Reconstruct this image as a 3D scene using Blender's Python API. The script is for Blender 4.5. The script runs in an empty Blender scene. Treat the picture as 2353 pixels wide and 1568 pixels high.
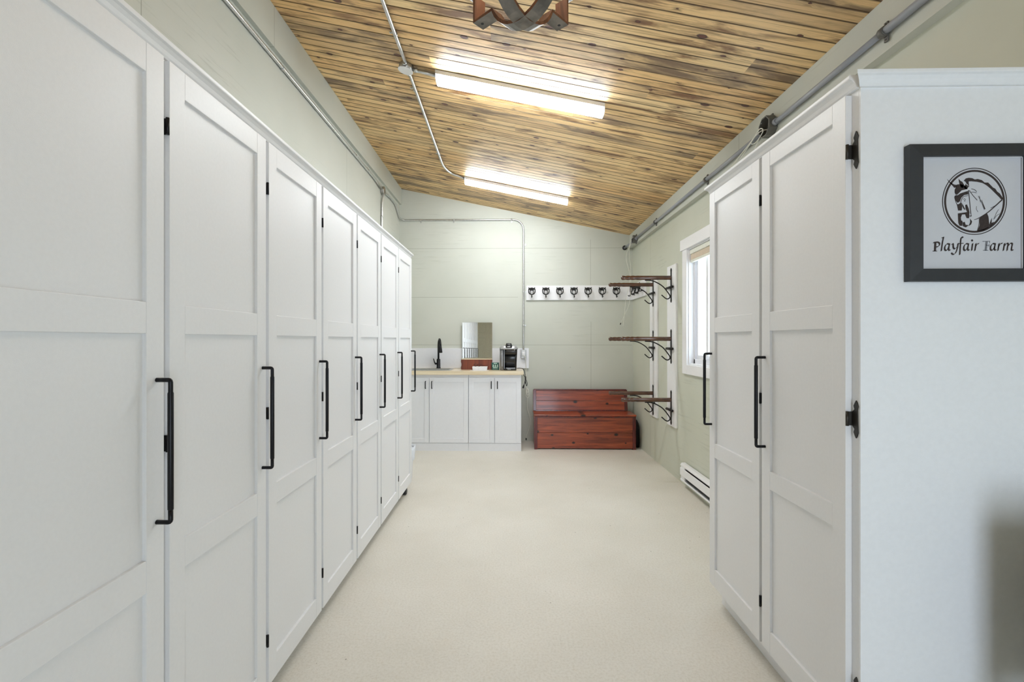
import bpy, math, random
from mathutils import Vector, Matrix
random.seed(7)
PI = math.pi
S = bpy.context.scene
C = S.collection

# ------------------------------------------------------------------ camera
cam_d = bpy.data.cameras.new('camera')
cam = bpy.data.objects.new('camera', cam_d)
C.objects.link(cam)
cam.location = (0, 0, 1.36)
cam.rotation_euler = (PI/2, 0, math.radians(1.3))
cam_d.sensor_fit = 'HORIZONTAL'
cam_d.sensor_width = 36.0
cam_d.lens = 36.0*1097/2353
cam_d.shift_x = 0.01212
cam_d.shift_y = -0.0013
cam_d.clip_start = 0.02
S.camera = cam

# ------------------------------------------------------------------ light and exposure
LAMP = 66.0          # emission of the ceiling strip lights
BULB = 110.0          # emission of the pendant bulbs
SKY = 8.2            # overcast daylight outside
w = bpy.data.worlds.new('overcast_sky')
S.world = w
w.use_nodes = True
bg = w.node_tree.nodes['Background']
bg.inputs[0].default_value = (0.76, 0.87, 1.0, 1)
bg.inputs[1].default_value = SKY
def portal(name, loc, rot, sx, sy):
    l = bpy.data.lights.new(name, 'AREA')
    l.shape = 'RECTANGLE'; l.size = sx; l.size_y = sy
    l.cycles.is_portal = True
    o = bpy.data.objects.new(name, l); C.objects.link(o)
    o.location = loc; o.rotation_euler = rot
portal('fill_doorway_portal', (1.02, -1.86, 1.03), (PI/2, 0, 0), 1.08, 2.10)     # fill daylight enters towards +Y through the added rear doorway
portal('window_portal', (1.84, 3.8, 1.66), (0, PI/2, 0), 1.1, 1.2)
S.view_settings.view_transform = 'Standard'
S.view_settings.look = 'None'
S.view_settings.exposure = 0.0
S.view_settings.gamma = 1.0
S.view_settings.use_curve_mapping = False
S.cycles.use_denoising = True
S.cycles.max_bounces = 10
S.cycles.diffuse_bounces = 7
S.cycles.glossy_bounces = 4
S.cycles.caustics_reflective = False
S.cycles.caustics_refractive = False
S.cycles.sample_clamp_indirect = 6.0

# ------------------------------------------------------------------ materials
def srgb(r, g, b):
    f = lambda c: (c/255/12.92) if c/255 <= 0.04045 else ((c/255+0.055)/1.055)**2.4
    return (f(r), f(g), f(b), 1)

class NT:
    """small helper for node trees"""
    def __init__(s, name):
        s.m = bpy.data.materials.new(name); s.m.use_nodes = True
        s.t = s.m.node_tree; s.n = s.t.nodes
        s.b = s.n['Principled BSDF']
        s._co = None
    def co(s):
        if s._co is None:
            s._co = s.n.new('ShaderNodeTexCoord').outputs['Object']
        return s._co
    def link(s, a, b): s.t.links.new(a, b)
    def set(s, node, i, v):
        if hasattr(v, 'is_linked') or isinstance(v, bpy.types.NodeSocket): s.link(v, node.inputs[i])
        else: node.inputs[i].default_value = v
    def math(s, op, a, b=None, c=None):
        n = s.n.new('ShaderNodeMath'); n.operation = op
        s.set(n, 0, a)
        if b is not None: s.set(n, 1, b)
        if c is not None: s.set(n, 2, c)
        return n.outputs[0]
    def mapping(s, scale=(1,1,1), loc=(0,0,0), src=None, rot=(0,0,0)):
        n = s.n.new('ShaderNodeMapping'); s.link(src or s.co(), n.inputs[0])
        n.inputs['Scale'].default_value = scale; n.inputs['Location'].default_value = loc
        n.inputs['Rotation'].default_value = rot
        return n.outputs[0]
    def noise(s, scale, detail=4, rough=.55, vec=None, dist=0.0):
        n = s.n.new('ShaderNodeTexNoise'); s.link(vec or s.co(), n.inputs['Vector'])
        n.inputs['Scale'].default_value = scale; n.inputs['Detail'].default_value = detail
        n.inputs['Roughness'].default_value = rough; n.inputs['Distortion'].default_value = dist
        return n.outputs['Fac']
    def ramp(s, fac, stops):
        n = s.n.new('ShaderNodeValToRGB'); s.link(fac, n.inputs[0])
        e = n.color_ramp.elements
        while len(e) > 1: e.remove(e[-1])
        for i, (p, c) in enumerate(stops):
            if not isinstance(c, tuple): c = (c, c, c, 1)
            el = e[0] if i == 0 else e.new(p)
            el.position = p; el.color = c
        return n.outputs[0]
    def mix(s, fac, a, b, mode='MIX'):
        n = s.n.new('ShaderNodeMix'); n.data_type = 'RGBA'; n.blend_type = mode
        s.set(n, 0, fac)
        for i, v in ((6, a), (7, b)): s.set(n, i, v)
        return n.outputs[2]
    def bump(s, h, strength=.2, dist=.01):
        n = s.n.new('ShaderNodeBump'); s.link(h, n.inputs['Height'])
        n.inputs['Strength'].default_value = strength; n.inputs['Distance'].default_value = dist
        s.link(n.outputs[0], s.b.inputs['Normal'])
    def sep(s, v=None):
        n = s.n.new('ShaderNodeSeparateXYZ'); s.link(v or s.co(), n.inputs[0])
        return n.outputs
    def comb(s, x, y, z):
        n = s.n.new('ShaderNodeCombineXYZ')
        for i, v in enumerate((x, y, z)): s.set(n, i, v)
        return n.outputs[0]
    def color(s, c): s.set(s.b, 'Base Color', c)
    def done(s, rough=None, metal=None, coat=None, spec=None):
        if rough is not None: s.set(s.b, 'Roughness', rough)
        if metal is not None: s.set(s.b, 'Metallic', metal)
        if coat is not None: s.b.inputs['Coat Weight'].default_value = coat; s.b.inputs['Coat Roughness'].default_value = .12
        if spec is not None: s.b.inputs['Specular IOR Level'].default_value = spec
        return s.m

def plain(name, c, rough=.5, metal=0, bump=0, bscale=200, var=.04, **k):
    t = NT(name)
    n = t.noise(bscale*.2, 3)
    dark = tuple([x*(1-var) for x in c[:3]]+[1]); lite = tuple([min(1, x*(1+var)) for x in c[:3]]+[1])
    t.color(t.ramp(n, [(.35, dark), (.65, lite)]))
    if bump: t.bump(t.noise(bscale, 4), bump, .002)
    return t.done(rough, metal, **k)

M = {}
M['cab'] = plain('cabinet_white_paint', srgb(227, 227, 228), .42, bump=.12, bscale=500, var=.01)
M['gable'] = plain('gable_pale_paint', srgb(240, 242, 245), .45, bump=.10, bscale=350, var=.012)
M['white'] = plain('white_trim_paint', srgb(236, 236, 238), .4, bump=.06, bscale=300, var=.01)
M['laminate'] = plain('white_laminate', srgb(230, 231, 236), .3, var=.008)
M['black'] = plain('black_metal', (.012, .012, .014, 1), .36, .6)
M['iron'] = plain('black_wrought_iron', (.013, .012, .012, 1), .5, .3, bump=.2, bscale=300)
M['bronze'] = plain('dark_bronze', (.045, .040, .034, 1), .45, .6)
M['galv'] = plain('galvanised_steel', (.62, .63, .63, 1), .30, 1.0, var=.08)
M['steelbox'] = plain('pressed_steel', (.45, .44, .42, 1), .38, 1.0, var=.12)
M['steel'] = plain('brushed_stainless', (.55, .55, .54, 1), .28, 1.0, var=.08)
M['pvc'] = plain('grey_plastic_pipe', srgb(152, 156, 163), .38, var=.02)
M['pvcdark'] = plain('dark_grey_plastic', srgb(98, 97, 92), .5, var=.05)
M['cordw'] = plain('white_rubber_cord', srgb(222, 222, 212), .5)
M['cordb'] = plain('black_rubber_cord', (.01, .01, .01, 1), .45)
M['plastic_black'] = plain('gloss_black_plastic', (.012, .012, .013, 1), .18)
M['silver'] = plain('silver_plastic', (.50, .51, .53, 1), .3, .7)
M['tank'] = plain('smoked_plastic', (.20, .20, .21, 1), .12, .2)
M['teal'] = plain('dark_green_card', srgb(12, 74, 66), .4)
M['pale'] = plain('pale_print', srgb(190, 215, 205), .5)
M['shade'] = plain('beige_shade_fabric', srgb(205, 190, 170), .9)
M['shadewhite'] = plain('cream_shade_fabric', srgb(226, 226, 214), .8)
M['dark'] = plain('dark_slot', (.02, .02, .02, 1), .6)
M['print'] = plain('print_paper', srgb(206, 208, 214), .6, var=.01)
M['ink'] = plain('dark_brown_ink', srgb(52, 42, 40), .7, var=.2, bscale=900)
M['inkgrey'] = plain('grey_ink', srgb(120, 122, 128), .7, var=.15, bscale=900)
M['frame'] = plain('charcoal_frame', srgb(46, 48, 52), .45, var=.05)
M['doorbeige'] = plain('beige_door_paint', srgb(204, 199, 180), .5)
M['bag'] = plain('black_fabric', (.008, .008, .009, 1), .7, bump=.5, bscale=60)
M['plasticbag'] = plain('thin_white_plastic', srgb(225, 230, 238), .3, bump=.8, bscale=30)
M['cushion'] = plain('charcoal_upholstery', (.035, .036, .04, 1), .85, bump=.3, bscale=500)
M['paper'] = plain('white_card', srgb(232, 232, 234), .5)

def mat_wall(name, seams_h=(), seams_v=(), axis=0, base=(197, 199, 190), amp=1.0):
    """pale sage paint over rough plywood; seams are (position, from, to) gaps between sheets"""
    t = NT(name)
    x, y, z = t.sep()[0:3]
    u = x if axis == 0 else y
    big = t.noise(1.3, 3)
    c = t.ramp(big, [(.3, srgb(base[0]-5, base[1]-4, base[2]-5)), (.7, srgb(base[0]+3, base[1]+3, base[2]+3))])
    # long horizontal checks of the veneer
    v = t.mapping((1.2, 1.2, 26))
    cr = t.ramp(t.noise(2.2, 8, .62, v), [(.56, 0.0), (.66, 1.0)])
    patch = t.ramp(t.noise(.9, 2), [(.48, 0.0), (.62, 1.0)])
    cr = t.math('MULTIPLY', cr, patch)
    nail = t.n.new('ShaderNodeTexVoronoi'); nail.inputs['Scale'].default_value = 3.1
    t.link(t.co(), nail.inputs['Vector'])
    dot = t.math('LESS_THAN', nail.outputs['Distance'], .022)
    m = t.math('MULTIPLY', dot, .5)
    for (p, a, b) in seams_h:
        d = t.math('ABSOLUTE', t.math('SUBTRACT', z, p))
        k = t.math('LESS_THAN', d, .0022)
        k = t.math('MULTIPLY', k, t.math('GREATER_THAN', u, a))
        k = t.math('MULTIPLY', k, t.math('LESS_THAN', u, b))
        m = t.math('MAXIMUM', m, k)
    for (p, a, b) in seams_v:
        d = t.math('ABSOLUTE', t.math('SUBTRACT', u, p))
        k = t.math('LESS_THAN', d, .0022)
        k = t.math('MULTIPLY', k, t.math('GREATER_THAN', z, a))
        k = t.math('MULTIPLY', k, t.math('LESS_THAN', z, b))
        m = t.math('MAXIMUM', m, k)
    c = t.mix(t.math('MULTIPLY', cr, .20), c, srgb(125, 128, 108))
    c = t.mix(t.math('MULTIPLY', m, .55), c, srgb(105, 106, 88))
    t.color(c)
    h = t.math('SUBTRACT', t.math('MULTIPLY', t.noise(160, 4), .25), t.math('ADD', t.math('MULTIPLY', cr, .5*amp), m))
    t.bump(h, .35, .004)
    return t.done(.62)
M['wall_back'] = mat_wall('sage_wall_back', [(2.585, -1.5, 1.62), (1.93, -1.5, .1), (1.288, -1.5, 1.62)],
                          [(1.07, 2.0, 2.70), (1.075, .4, 1.60)], 0)
M['wall_left'] = mat_wall('sage_wall_left', [], [(1.9, 0, 3.2), (4.33, 0, 3.2)], 1)
M['wall_right'] = mat_wall('sage_wall_right', [], [(5.6, 0, 2.6)], 1, (199, 201, 187))
M['beam'] = mat_wall('sage_beam', [], [(3.35, 2.5, 2.9), (2.93, 3.1, 3.6)], 1)

def mat_floor():
    t = NT('sand_coloured_floor')
    a = t.noise(1.1, 4, .6); b = t.noise(90, 5, .7); c2 = t.noise(320, 3, .6)
    c = t.ramp(a, [(.3, srgb(212, 207, 196)), (.7, srgb(225, 221, 212))])
    c = t.mix(t.ramp(b, [(.30, .34), (.56, 0.0)]), c, srgb(172, 160, 136))
    vo = t.n.new('ShaderNodeTexVoronoi'); vo.inputs['Scale'].default_value = 16; t.link(t.mapping((1, .6, 1)), vo.inputs['Vector'])
    speck = t.math('MULTIPLY', t.math('LESS_THAN', vo.outputs['Distance'], .055), t.math('GREATER_THAN', t.noise(3.3, 2), .55))
    c = t.mix(t.math('MULTIPLY', speck, .6), c, srgb(105, 92, 72))
    t.color(c)
    h = t.math('ADD', t.math('MULTIPLY', b, .7), t.math('MULTIPLY', c2, .5))
    t.bump(h, .25, .004)
    return t.done(.45)
M['floor'] = mat_floor()

PITCH = .0715
def mat_ceiling():
    t = NT('stained_pine_boards')
    x, y, z = t.sep()[0:3]
    row = t.math('FLOOR', t.math('DIVIDE', y, PITCH*2))
    half = t.math('FLOOR', t.math('DIVIDE', y, PITCH))
    wn = t.n.new('ShaderNodeTexWhiteNoise'); wn.noise_dimensions = '2D'
    butt = t.math('FLOOR', t.math('ADD', t.math('MULTIPLY', x, .26), t.math('MULTIPLY', row, .37)))
    t.link(t.comb(row, butt, 0), wn.inputs['Vector'])
    rnd = wn.outputs['Value']
    # knots
    kv = t.n.new('ShaderNodeTexVoronoi'); kv.voronoi_dimensions = '2D'; kv.inputs['Scale'].default_value = 1
    t.link(t.comb(t.math('MULTIPLY', x, 4.0), t.math('MULTIPLY', y, 7.0), 0), kv.inputs['Vector'])
    kd = kv.outputs['Distance']
    cs = t.n.new('ShaderNodeSeparateColor'); t.link(kv.outputs['Color'], cs.inputs[0])
    size = t.math('ADD', t.math('MULTIPLY', t.math('POWER', cs.outputs[0], 2.0), .11), .028)
    nz = t.noise(60, 3)
    kd2 = t.math('ADD', kd, t.math('MULTIPLY', t.math('SUBTRACT', nz, .5), .05))
    rel = t.math('DIVIDE', kd2, size)
    pres = t.math('LESS_THAN', cs.outputs[1], .58)
    knot = t.math('MULTIPLY', t.ramp(rel, [(.75, 1.0), (1.0, 0.0)]), pres)
    halo = t.math('MULTIPLY', t.ramp(t.math('DIVIDE', rel, 4.0), [(.15, 1.0), (1.0, 0.0)]), pres)
    # grain streaming round the knots
    yy = t.math('ADD', y, t.math('MULTIPLY', halo, .012))
    yy = t.math('ADD', yy, t.math('MULTIPLY', rnd, 7.3))
    gv = t.comb(t.math('MULTIPLY', x, 1.6), t.math('MULTIPLY', yy, 46), rnd)
    g1 = t.noise(1.0, 6, .62, gv, .6)
    gv2 = t.comb(t.math('MULTIPLY', x, 5.0), t.math('MULTIPLY', yy, 190), rnd)
    g2 = t.noise(1.0, 4, .6, gv2)
    light = t.ramp(rnd, [(0, srgb(232, 190, 128)), (.45, srgb(245, 214, 158)), (.8, srgb(238, 201, 142)), (1, srgb(214, 180, 130))])
    c = t.mix(t.ramp(g1, [(.52, 0.0), (.70, .80)]), light, srgb(126, 84, 42))
    c = t.mix(t.ramp(g2, [(.50, 0.0), (.72, .40)]), c, srgb(120, 82, 44))
    # uneven stain: brown wash and greyish weathered streaks
    wash = t.noise(1.0, 5, .6, t.comb(t.math('MULTIPLY', x, 2.4), t.math('MULTIPLY', t.math('ADD', y, t.math('MULTIPLY', rnd, 3.0)), 11), 3.7), .4)
    c = t.mix(t.ramp(wash, [(.50, 0.0), (.66, .88)]), c, srgb(108, 64, 28))
    grey = t.math('MULTIPLY', t.math('GREATER_THAN', rnd, .86), t.ramp(wash, [(.42, 0.0), (.6, .55)]))
    c = t.mix(grey, c, srgb(118, 104, 84))
    c = t.mix(t.math('MULTIPLY', halo, t.ramp(g1, [(.42, .05), (.60, .75)])), c, srgb(84, 48, 24))
    c = t.mix(knot, c, t.mix(t.ramp(rel, [(.45, 0.0), (.8, 1.0)]), srgb(98, 50, 32), srgb(48, 24, 14)))
    # stain pooled in the machined grooves (every second one is a board joint)
    fy = t.math('SUBTRACT', t.math('DIVIDE', y, PITCH), half)
    dist = t.math('MULTIPLY', t.math('MINIMUM', fy, t.math('SUBTRACT', 1.0, fy)), PITCH)
    gro = t.ramp(t.math('DIVIDE', dist, .010), [(.22, 1.0), (.75, 0.0)])
    c = t.mix(t.math('MULTIPLY', gro, .85), c, srgb(66, 42, 20))
    t.color(c)
    t.bump(t.math('SUBTRACT', t.math('MULTIPLY', g2, -.4), knot), .2, .002)
    return t.done(.47, spec=.7)
M['ceiling'] = mat_ceiling()

def mat_wood(name, light, dark, knotc, axis='x', knots=0, rough=.4, coat=0, gs=30, ls=2.0, seed=0, amount=.8):
    t = NT(name)
    x, y, z = t.sep()[0:3]
    along, cross, third = {'x': (x, z, y), 'y': (y, z, x), 'z': (z, x, y)}[axis]
    gv = t.comb(t.math('MULTIPLY', along, ls), t.math('MULTIPLY', cross, gs), t.math('ADD', t.math('MULTIPLY', third, gs), seed))
    g = t.noise(1.0, 6, .62, gv, .8)
    c = t.mix(t.ramp(g, [(.38, 0.0), (.62, amount)]), light, dark)
    if knots:
        kv = t.n.new('ShaderNodeTexVoronoi'); kv.voronoi_dimensions = '2D'; kv.inputs['Scale'].default_value = 1
        t.link(t.comb(t.math('MULTIPLY', along, knots), t.math('MULTIPLY', cross, knots*1.4), 0), kv.inputs['Vector'])
        cs = t.n.new('ShaderNodeSeparateColor'); t.link(kv.outputs['Color'], cs.inputs[0])
        rel = t.math('DIVIDE', kv.outputs['Distance'], t.math('ADD', t.math('MULTIPLY', cs.outputs[0], .10), .035))
        k = t.math('MULTIPLY', t.ramp(t.math('MULTIPLY', rel, .5), [(.35, 1.0), (.7, 0.0)]), t.math('LESS_THAN', cs.outputs[1], .5))
        c = t.mix(k, c, knotc)
    t.color(c)
    t.bump(g, .12, .002)
    return t.done(rough, coat=coat)
M['cherry'] = mat_wood('red_stained_cedar', srgb(166, 78, 46), srgb(88, 28, 20), srgb(28, 8, 6), 'x', 4.2, .30, .4, 26, 1.8)
M['cherrydark'] = mat_wood('dark_red_stained_wood', srgb(104, 26, 24), srgb(62, 12, 14), srgb(20, 4, 4), 'z', 0, .25, .5)
M['arm'] = mat_wood('brown_varnished_wood', srgb(98, 62, 42), srgb(54, 32, 22), srgb(20, 10, 8), 'x', 0, .24, .5, 60, 6)
M['pine'] = mat_wood('pale_pine_top', srgb(236, 222, 194), srgb(206, 182, 142), srgb(110, 74, 44), 'x', 2.6, .3, .3, 30, 1.2, amount=.6)
M['boxwood'] = mat_wood('chestnut_box_wood', srgb(134, 66, 40), srgb(80, 32, 22), srgb(30, 12, 8), 'z', 0, .35, .2, 40, 2)
M['lantern'] = mat_wood('lantern_wood_tint', srgb(128, 82, 56), srgb(80, 50, 34), srgb(30, 15, 10), 'z', 0, .5, 0, 60, 8)
M['lanternmetal'] = plain('aged_pewter', (.20, .185, .165, 1), .45, .8, var=.25, bscale=120)

def emit(name, col, strength):
    m = bpy.data.materials.new(name); m.use_nodes = True
    n = m.node_tree.nodes; n.clear()
    e = n.new('ShaderNodeEmission'); o = n.new('ShaderNodeOutputMaterial')
    e.inputs[0].default_value = col; e.inputs[1].default_value = strength
    m.node_tree.links.new(e.outputs[0], o.inputs[0])
    return m
M['lamp'] = emit('led_diffuser', (.92, .965, 1.0, 1), LAMP)
M['bulb'] = emit('warm_bulb', (1.0, .88, .72, 1), BULB)
def mat_glass():
    m = bpy.data.materials.new('window_glass'); m.use_nodes = True
    n = m.node_tree.nodes; n.clear(); L = m.node_tree.links
    tr = n.new('ShaderNodeBsdfTransparent'); gl = n.new('ShaderNodeBsdfGlossy'); gl.inputs['Roughness'].default_value = .02
    tr.inputs[0].default_value = (.93, .96, .96, 1)
    fr0 = n.new('ShaderNodeFresnel'); fr0.inputs[0].default_value = 1.45
    ge = n.new('ShaderNodeNewGeometry'); inv = n.new('ShaderNodeMath'); inv.operation = 'SUBTRACT'; inv.inputs[0].default_value = 1.0
    fr = n.new('ShaderNodeMath'); fr.operation = 'MULTIPLY'
    L.new(ge.outputs['Backfacing'], inv.inputs[1]); L.new(fr0.outputs[0], fr.inputs[0]); L.new(inv.outputs[0], fr.inputs[1])
    mx = n.new('ShaderNodeMixShader'); o = n.new('ShaderNodeOutputMaterial')
    L.new(fr.outputs[0], mx.inputs[0]); L.new(tr.outputs[0], mx.inputs[1]); L.new(gl.outputs[0], mx.inputs[2]); L.new(mx.outputs[0], o.inputs[0])
    return m
M['glass'] = mat_glass()
def mat_mirror():
    t = NT('silvered_mirror'); t.color((.90, .92, .91, 1)); return t.done(.015, 1.0)
M['mirror'] = mat_mirror()

# ------------------------------------------------------------------ mesh helpers
class MB:
    def __init__(s): s.v = []; s.f = []; s.sm = []; s.mi = []; s.cm = 0
    def add(s, vs, fs, smooth=False):
        k = len(s.v); s.v += [tuple(p) for p in vs]
        s.f += [tuple(i+k for i in f) for f in fs]; s.sm += [smooth]*len(fs); s.mi += [s.cm]*len(fs)
        return s
    def box(s, x0, x1, y0, y1, z0, z1):
        if x0 > x1: x0, x1 = x1, x0
        if y0 > y1: y0, y1 = y1, y0
        v = [(x0,y0,z0),(x1,y0,z0),(x1,y1,z0),(x0,y1,z0),(x0,y0,z1),(x1,y0,z1),(x1,y1,z1),(x0,y1,z1)]
        return s.add(v, [(0,3,2,1),(4,5,6,7),(0,1,5,4),(1,2,6,5),(2,3,7,6),(3,0,4,7)])
    def obox(s, c, sx, sy, sz, rot):
        v = []
        for dz in (-1, 1):
            for dx, dy in ((-1,-1),(1,-1),(1,1),(-1,1)):
                p = rot @ Vector((dx*sx/2, dy*sy/2, dz*sz/2)); v.append(tuple(Vector(c)+p))
        return s.add(v, [(0,3,2,1),(4,5,6,7),(0,1,5,4),(1,2,6,5),(2,3,7,6),(3,0,4,7)])
    def tube(s, pts, r, n=12, caps=True, smooth=True):
        pts = [Vector(p) for p in pts]; m = len(pts)
        rs = r if isinstance(r, (list, tuple)) else [r]*m
        T = []
        for i in range(m):
            a = pts[max(i-1, 0)]; b = pts[min(i+1, m-1)]; T.append((b-a).normalized())
        up = Vector((0, 0, 1)) if abs(T[0].z) < .9 else Vector((0, 1, 0))
        N = (up - T[0]*up.dot(T[0])).normalized()
        v = []
        for i in range(m):
            N = (N - T[i]*N.dot(T[i])).normalized(); B = T[i].cross(N)
            for k in range(n):
                a = 2*PI*k/n; v.append(pts[i] + (N*math.cos(a)+B*math.sin(a))*rs[i])
        f = []
        for i in range(m-1):
            for k in range(n):
                a = i*n+k; b = i*n+(k+1) % n
                f.append((a, b, b+n, a+n))
        s.add(v, f, smooth)
        if caps:
            s.add(v[:n], [tuple(reversed(range(n)))]); s.add(v[-n:], [tuple(range(n))])
        return s
    def lathe(s, prof, origin=(0,0,0), axis=(0,0,1), n=24, smooth=True):
        """prof: (radius, distance along axis)"""
        ax = Vector(axis).normalized(); up = Vector((0,0,1)) if abs(ax.z) < .9 else Vector((1,0,0))
        N = (up-ax*up.dot(ax)).normalized(); B = ax.cross(N); o = Vector(origin)
        v = []; m = len(prof)
        for (r, d) in prof:
            r = max(r, 1e-5)
            for k in range(n):
                a = 2*PI*k/n; v.append(o+ax*d+(N*math.cos(a)+B*math.sin(a))*r)
        f = []
        for i in range(m-1):
            for k in range(n):
                a = i*n+k; b = i*n+(k+1) % n; f.append((a, b, b+n, a+n))
        s.add(v, f, smooth)
        s.add(v[:n], [tuple(reversed(range(n)))]); s.add(v[-n:], [tuple(range(n))])
        return s
    def prism(s, poly, fn, d0, d1, smooth=False):
        """poly: list of (u,v); fn(u,v,d)->xyz"""
        n = len(poly)
        v = [fn(a, b, d0) for a, b in poly]+[fn(a, b, d1) for a, b in poly]
        s.add(v, [tuple(reversed(range(n))), tuple(range(n, 2*n))])
        return s.add(v, [(i, (i+1) % n, n+(i+1) % n, n+i) for i in range(n)], smooth)
    def build(s, name, mat, parent=None, bevel=0, seg=2, label=None):
        me = bpy.data.meshes.new(name)
        me.from_pydata(s.v, [], s.f)
        mats = mat if isinstance(mat, (list, tuple)) else [mat]
        for m in mats: me.materials.append(M[m] if isinstance(m, str) else m)
        me.polygons.foreach_set('use_smooth', s.sm)
        me.polygons.foreach_set('material_index', s.mi)
        import bmesh
        bm = bmesh.new(); bm.from_mesh(me)
        bmesh.ops.remove_doubles(bm, verts=bm.verts, dist=1e-6)
        bmesh.ops.recalc_face_normals(bm, faces=bm.faces)
        bm.to_mesh(me); bm.free()
        o = bpy.data.objects.new(name, me); C.objects.link(o)
        if parent is not None: o.parent = parent
        if bevel:
            b = o.modifiers.new('bevel', 'BEVEL'); b.width = bevel; b.segments = seg; b.limit_method = 'ANGLE'
            b.angle_limit = math.radians(50)
        if label: o['label'] = label
        return o

def box(name, mat, x0, x1, y0, y1, z0, z1, parent=None, bevel=0, **k):
    return MB().box(x0, x1, y0, y1, z0, z1).build(name, mat, parent, bevel, **k)
def tag(o, label, cat, group=None):
    o['label'] = label; o['category'] = cat
    if group: o['group'] = group
    return o
def thing(name, label, cat, loc=(0,0,0), group=None):
    o = bpy.data.objects.new(name, None); C.objects.link(o)
    o.location = loc; o.empty_display_size = .05
    return tag(o, label, cat, group)
def struct(o): o['kind'] = 'structure'; return o
def kids(o): return [c for c in bpy.data.objects if c.parent == o]
def copy_tree(o, loc=None, label=None, parent=None):
    c = o.copy(); C.objects.link(c)
    if parent is not None: c.parent = parent
    if loc is not None: c.location = loc
    if label: c['label'] = label
    for ch in kids(o): copy_tree(ch, parent=c)
    return c
def arc(c, r, a0, a1, n, fn):
    return [fn(c[0]+r*math.cos(a0+(a1-a0)*i/n), c[1]+r*math.sin(a0+(a1-a0)*i/n)) for i in range(n+1)]
def smoothpath(pts, k=6):
    P = [Vector(p) for p in pts]; out = []
    P = [P[0]*2-P[1]]+P+[P[-1]*2-P[-2]]
    for i in range(1, len(P)-2):
        for j in range(k):
            t = j/k; a, b, c, d = P[i-1], P[i], P[i+1], P[i+2]
            out.append(.5*((2*b)+(c-a)*t+(2*a-5*b+4*c-d)*t*t+(3*b-a-3*c+d)*t*t*t))
    out.append(P[-2]); return out

# ------------------------------------------------------------------ the room shell
XL, XR, YB, YR = -1.495, 1.63, 6.40, -1.70
def cz(x, y): return 3.1609-.209*x-.012*y

struct(box('floor', 'floor', -1.65, 1.80, YR-.15, 6.55, -.1, 0))
struct(box('wall_back', 'wall_back', XL-.12, XR+.15, YB, YB+.12, 0, 3.6))
struct(box('wall_left', 'wall_left', XL-.12, XL, YR, YB, 0, 3.6))
WY0, WY1, WZ0, WZ1 = 3.22, 4.40, 1.13, 2.19
m = MB()
m.box(XR, XR+.15, YR, WY0, 0, 3.0).box(XR, XR+.15, WY1, YB, 0, 3.0)
m.box(XR, XR+.15, WY0, WY1, 0, WZ0).box(XR, XR+.15, WY0, WY1, WZ1, 3.0)
struct(m.build('wall_right', 'wall_right'))
DX0, DX1, DZ1 = .52, 1.52, 2.05  # rear opening, out of view, added and sized for fill daylight
m = MB()
m.box(XL-.12, DX0, YR-.12, YR, 0, 3.6).box(DX1, XR+.15, YR-.12, YR, 0, 3.6).box(DX0, DX1, YR-.12, YR, DZ1, 3.6)
struct(m.build('wall_rear', 'wall_left'))

# ceiling: boards running across the room with a groove every 7 cm, on the roof slope
m = MB()
prof = []
i0, i1 = int((YR-.1)/PITCH)-1, int((YB+.1)/PITCH)+2
for i in range(i0, i1):
    y = i*PITCH
    gw, gd = (.0042, .006) if i % 2 == 0 else (.0024, .004)
    prof += [(y-gw, 0), (y-gw*.45, gd), (y+gw*.45, gd), (y+gw, 0)]
v = []
xs = (XL-.12, XR+.15)
for (y, d) in prof:
    for x in xs: v.append((x, y, cz(x, y)+d))
nb = len(prof)
f = [(2*i, 2*i+1, 2*i+3, 2*i+2) for i in range(nb-1)]
k = len(v)
for y in (prof[0][0], prof[-1][0]):
    for x in xs: v.append((x, y, cz(x, y)+.12))
f += [(k, k+2, k+3, k+1), (0, k, k+1, 1), (2*nb-2, 2*nb-1, k+3, k+2)]
m.add(v, f)
struct(m.build('ceiling', 'ceiling'))
# ledger boards at the head of the two long walls
for nm, xa, xb, zb in (('trim_1', XL, XL+.030, 3.178), ('trim_2', XR-.045, XR, 2.578)):
    m = MB()
    ys = (YR, YB)
    v = [(x, y, z) for y in ys for (x, z) in ((xa, zb), (xb, zb), (xb, cz(xb, y)), (xa, cz(xa, y)))]
    m.add(v, [(0,1,2,3), (7,6,5,4), (0,4,5,1), (1,5,6,2), (2,6,7,3), (3,7,4,0)])
    struct(m.build(nm, 'beam'))

# rear doorway frame (added for fill light) and the closed panelled door beside it
m = MB()
m.box(DX0-.09, DX0, YR, YR+.02, 0, DZ1+.09).box(DX1, DX1+.09, YR, YR+.02, 0, DZ1+.09).box(DX0, DX1, YR, YR+.02, DZ1, DZ1+.09)
struct(m.build('trim_3', 'white', bevel=.002))
d2 = MB()
dx0, dx1 = -1.10, -.29
yf = YR+.045
zr = [(0, .24), (.86, 1.02), (1.58, 1.70), (2.02, 2.12)]
for a, b in zr: d2.box(dx0, dx1, YR+.005, yf, a, b)
for a, b in ((dx0, dx0+.115), (-.745, -.645), (dx1-.115, dx1)): d2.box(a, b, YR+.005, yf-.0005, 0, 2.12)
d2.box(dx0+.1, dx1-.1, YR+.005, yf-.012, .2, 2.05)
for (a, b) in ((dx0+.115, -.745), (-.645, dx1-.115)):
    for (za, zb) in ((.24, .86), (1.02, 1.58), (1.70, 2.02)):
        d2.box(a+.035, b-.035, YR+.01, yf-.004, za+.035, zb-.035)
dd = struct(d2.build('door_1', 'doorbeige', bevel=.003))
hn = MB().lathe([(.012, 0), (.012, .03), (.027, .045), (.027, .065), (.012, .072)], (dx1-.06, yf, .95), (0, 1, 0), 16).build('door_handle', 'bronze', dd)

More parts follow.
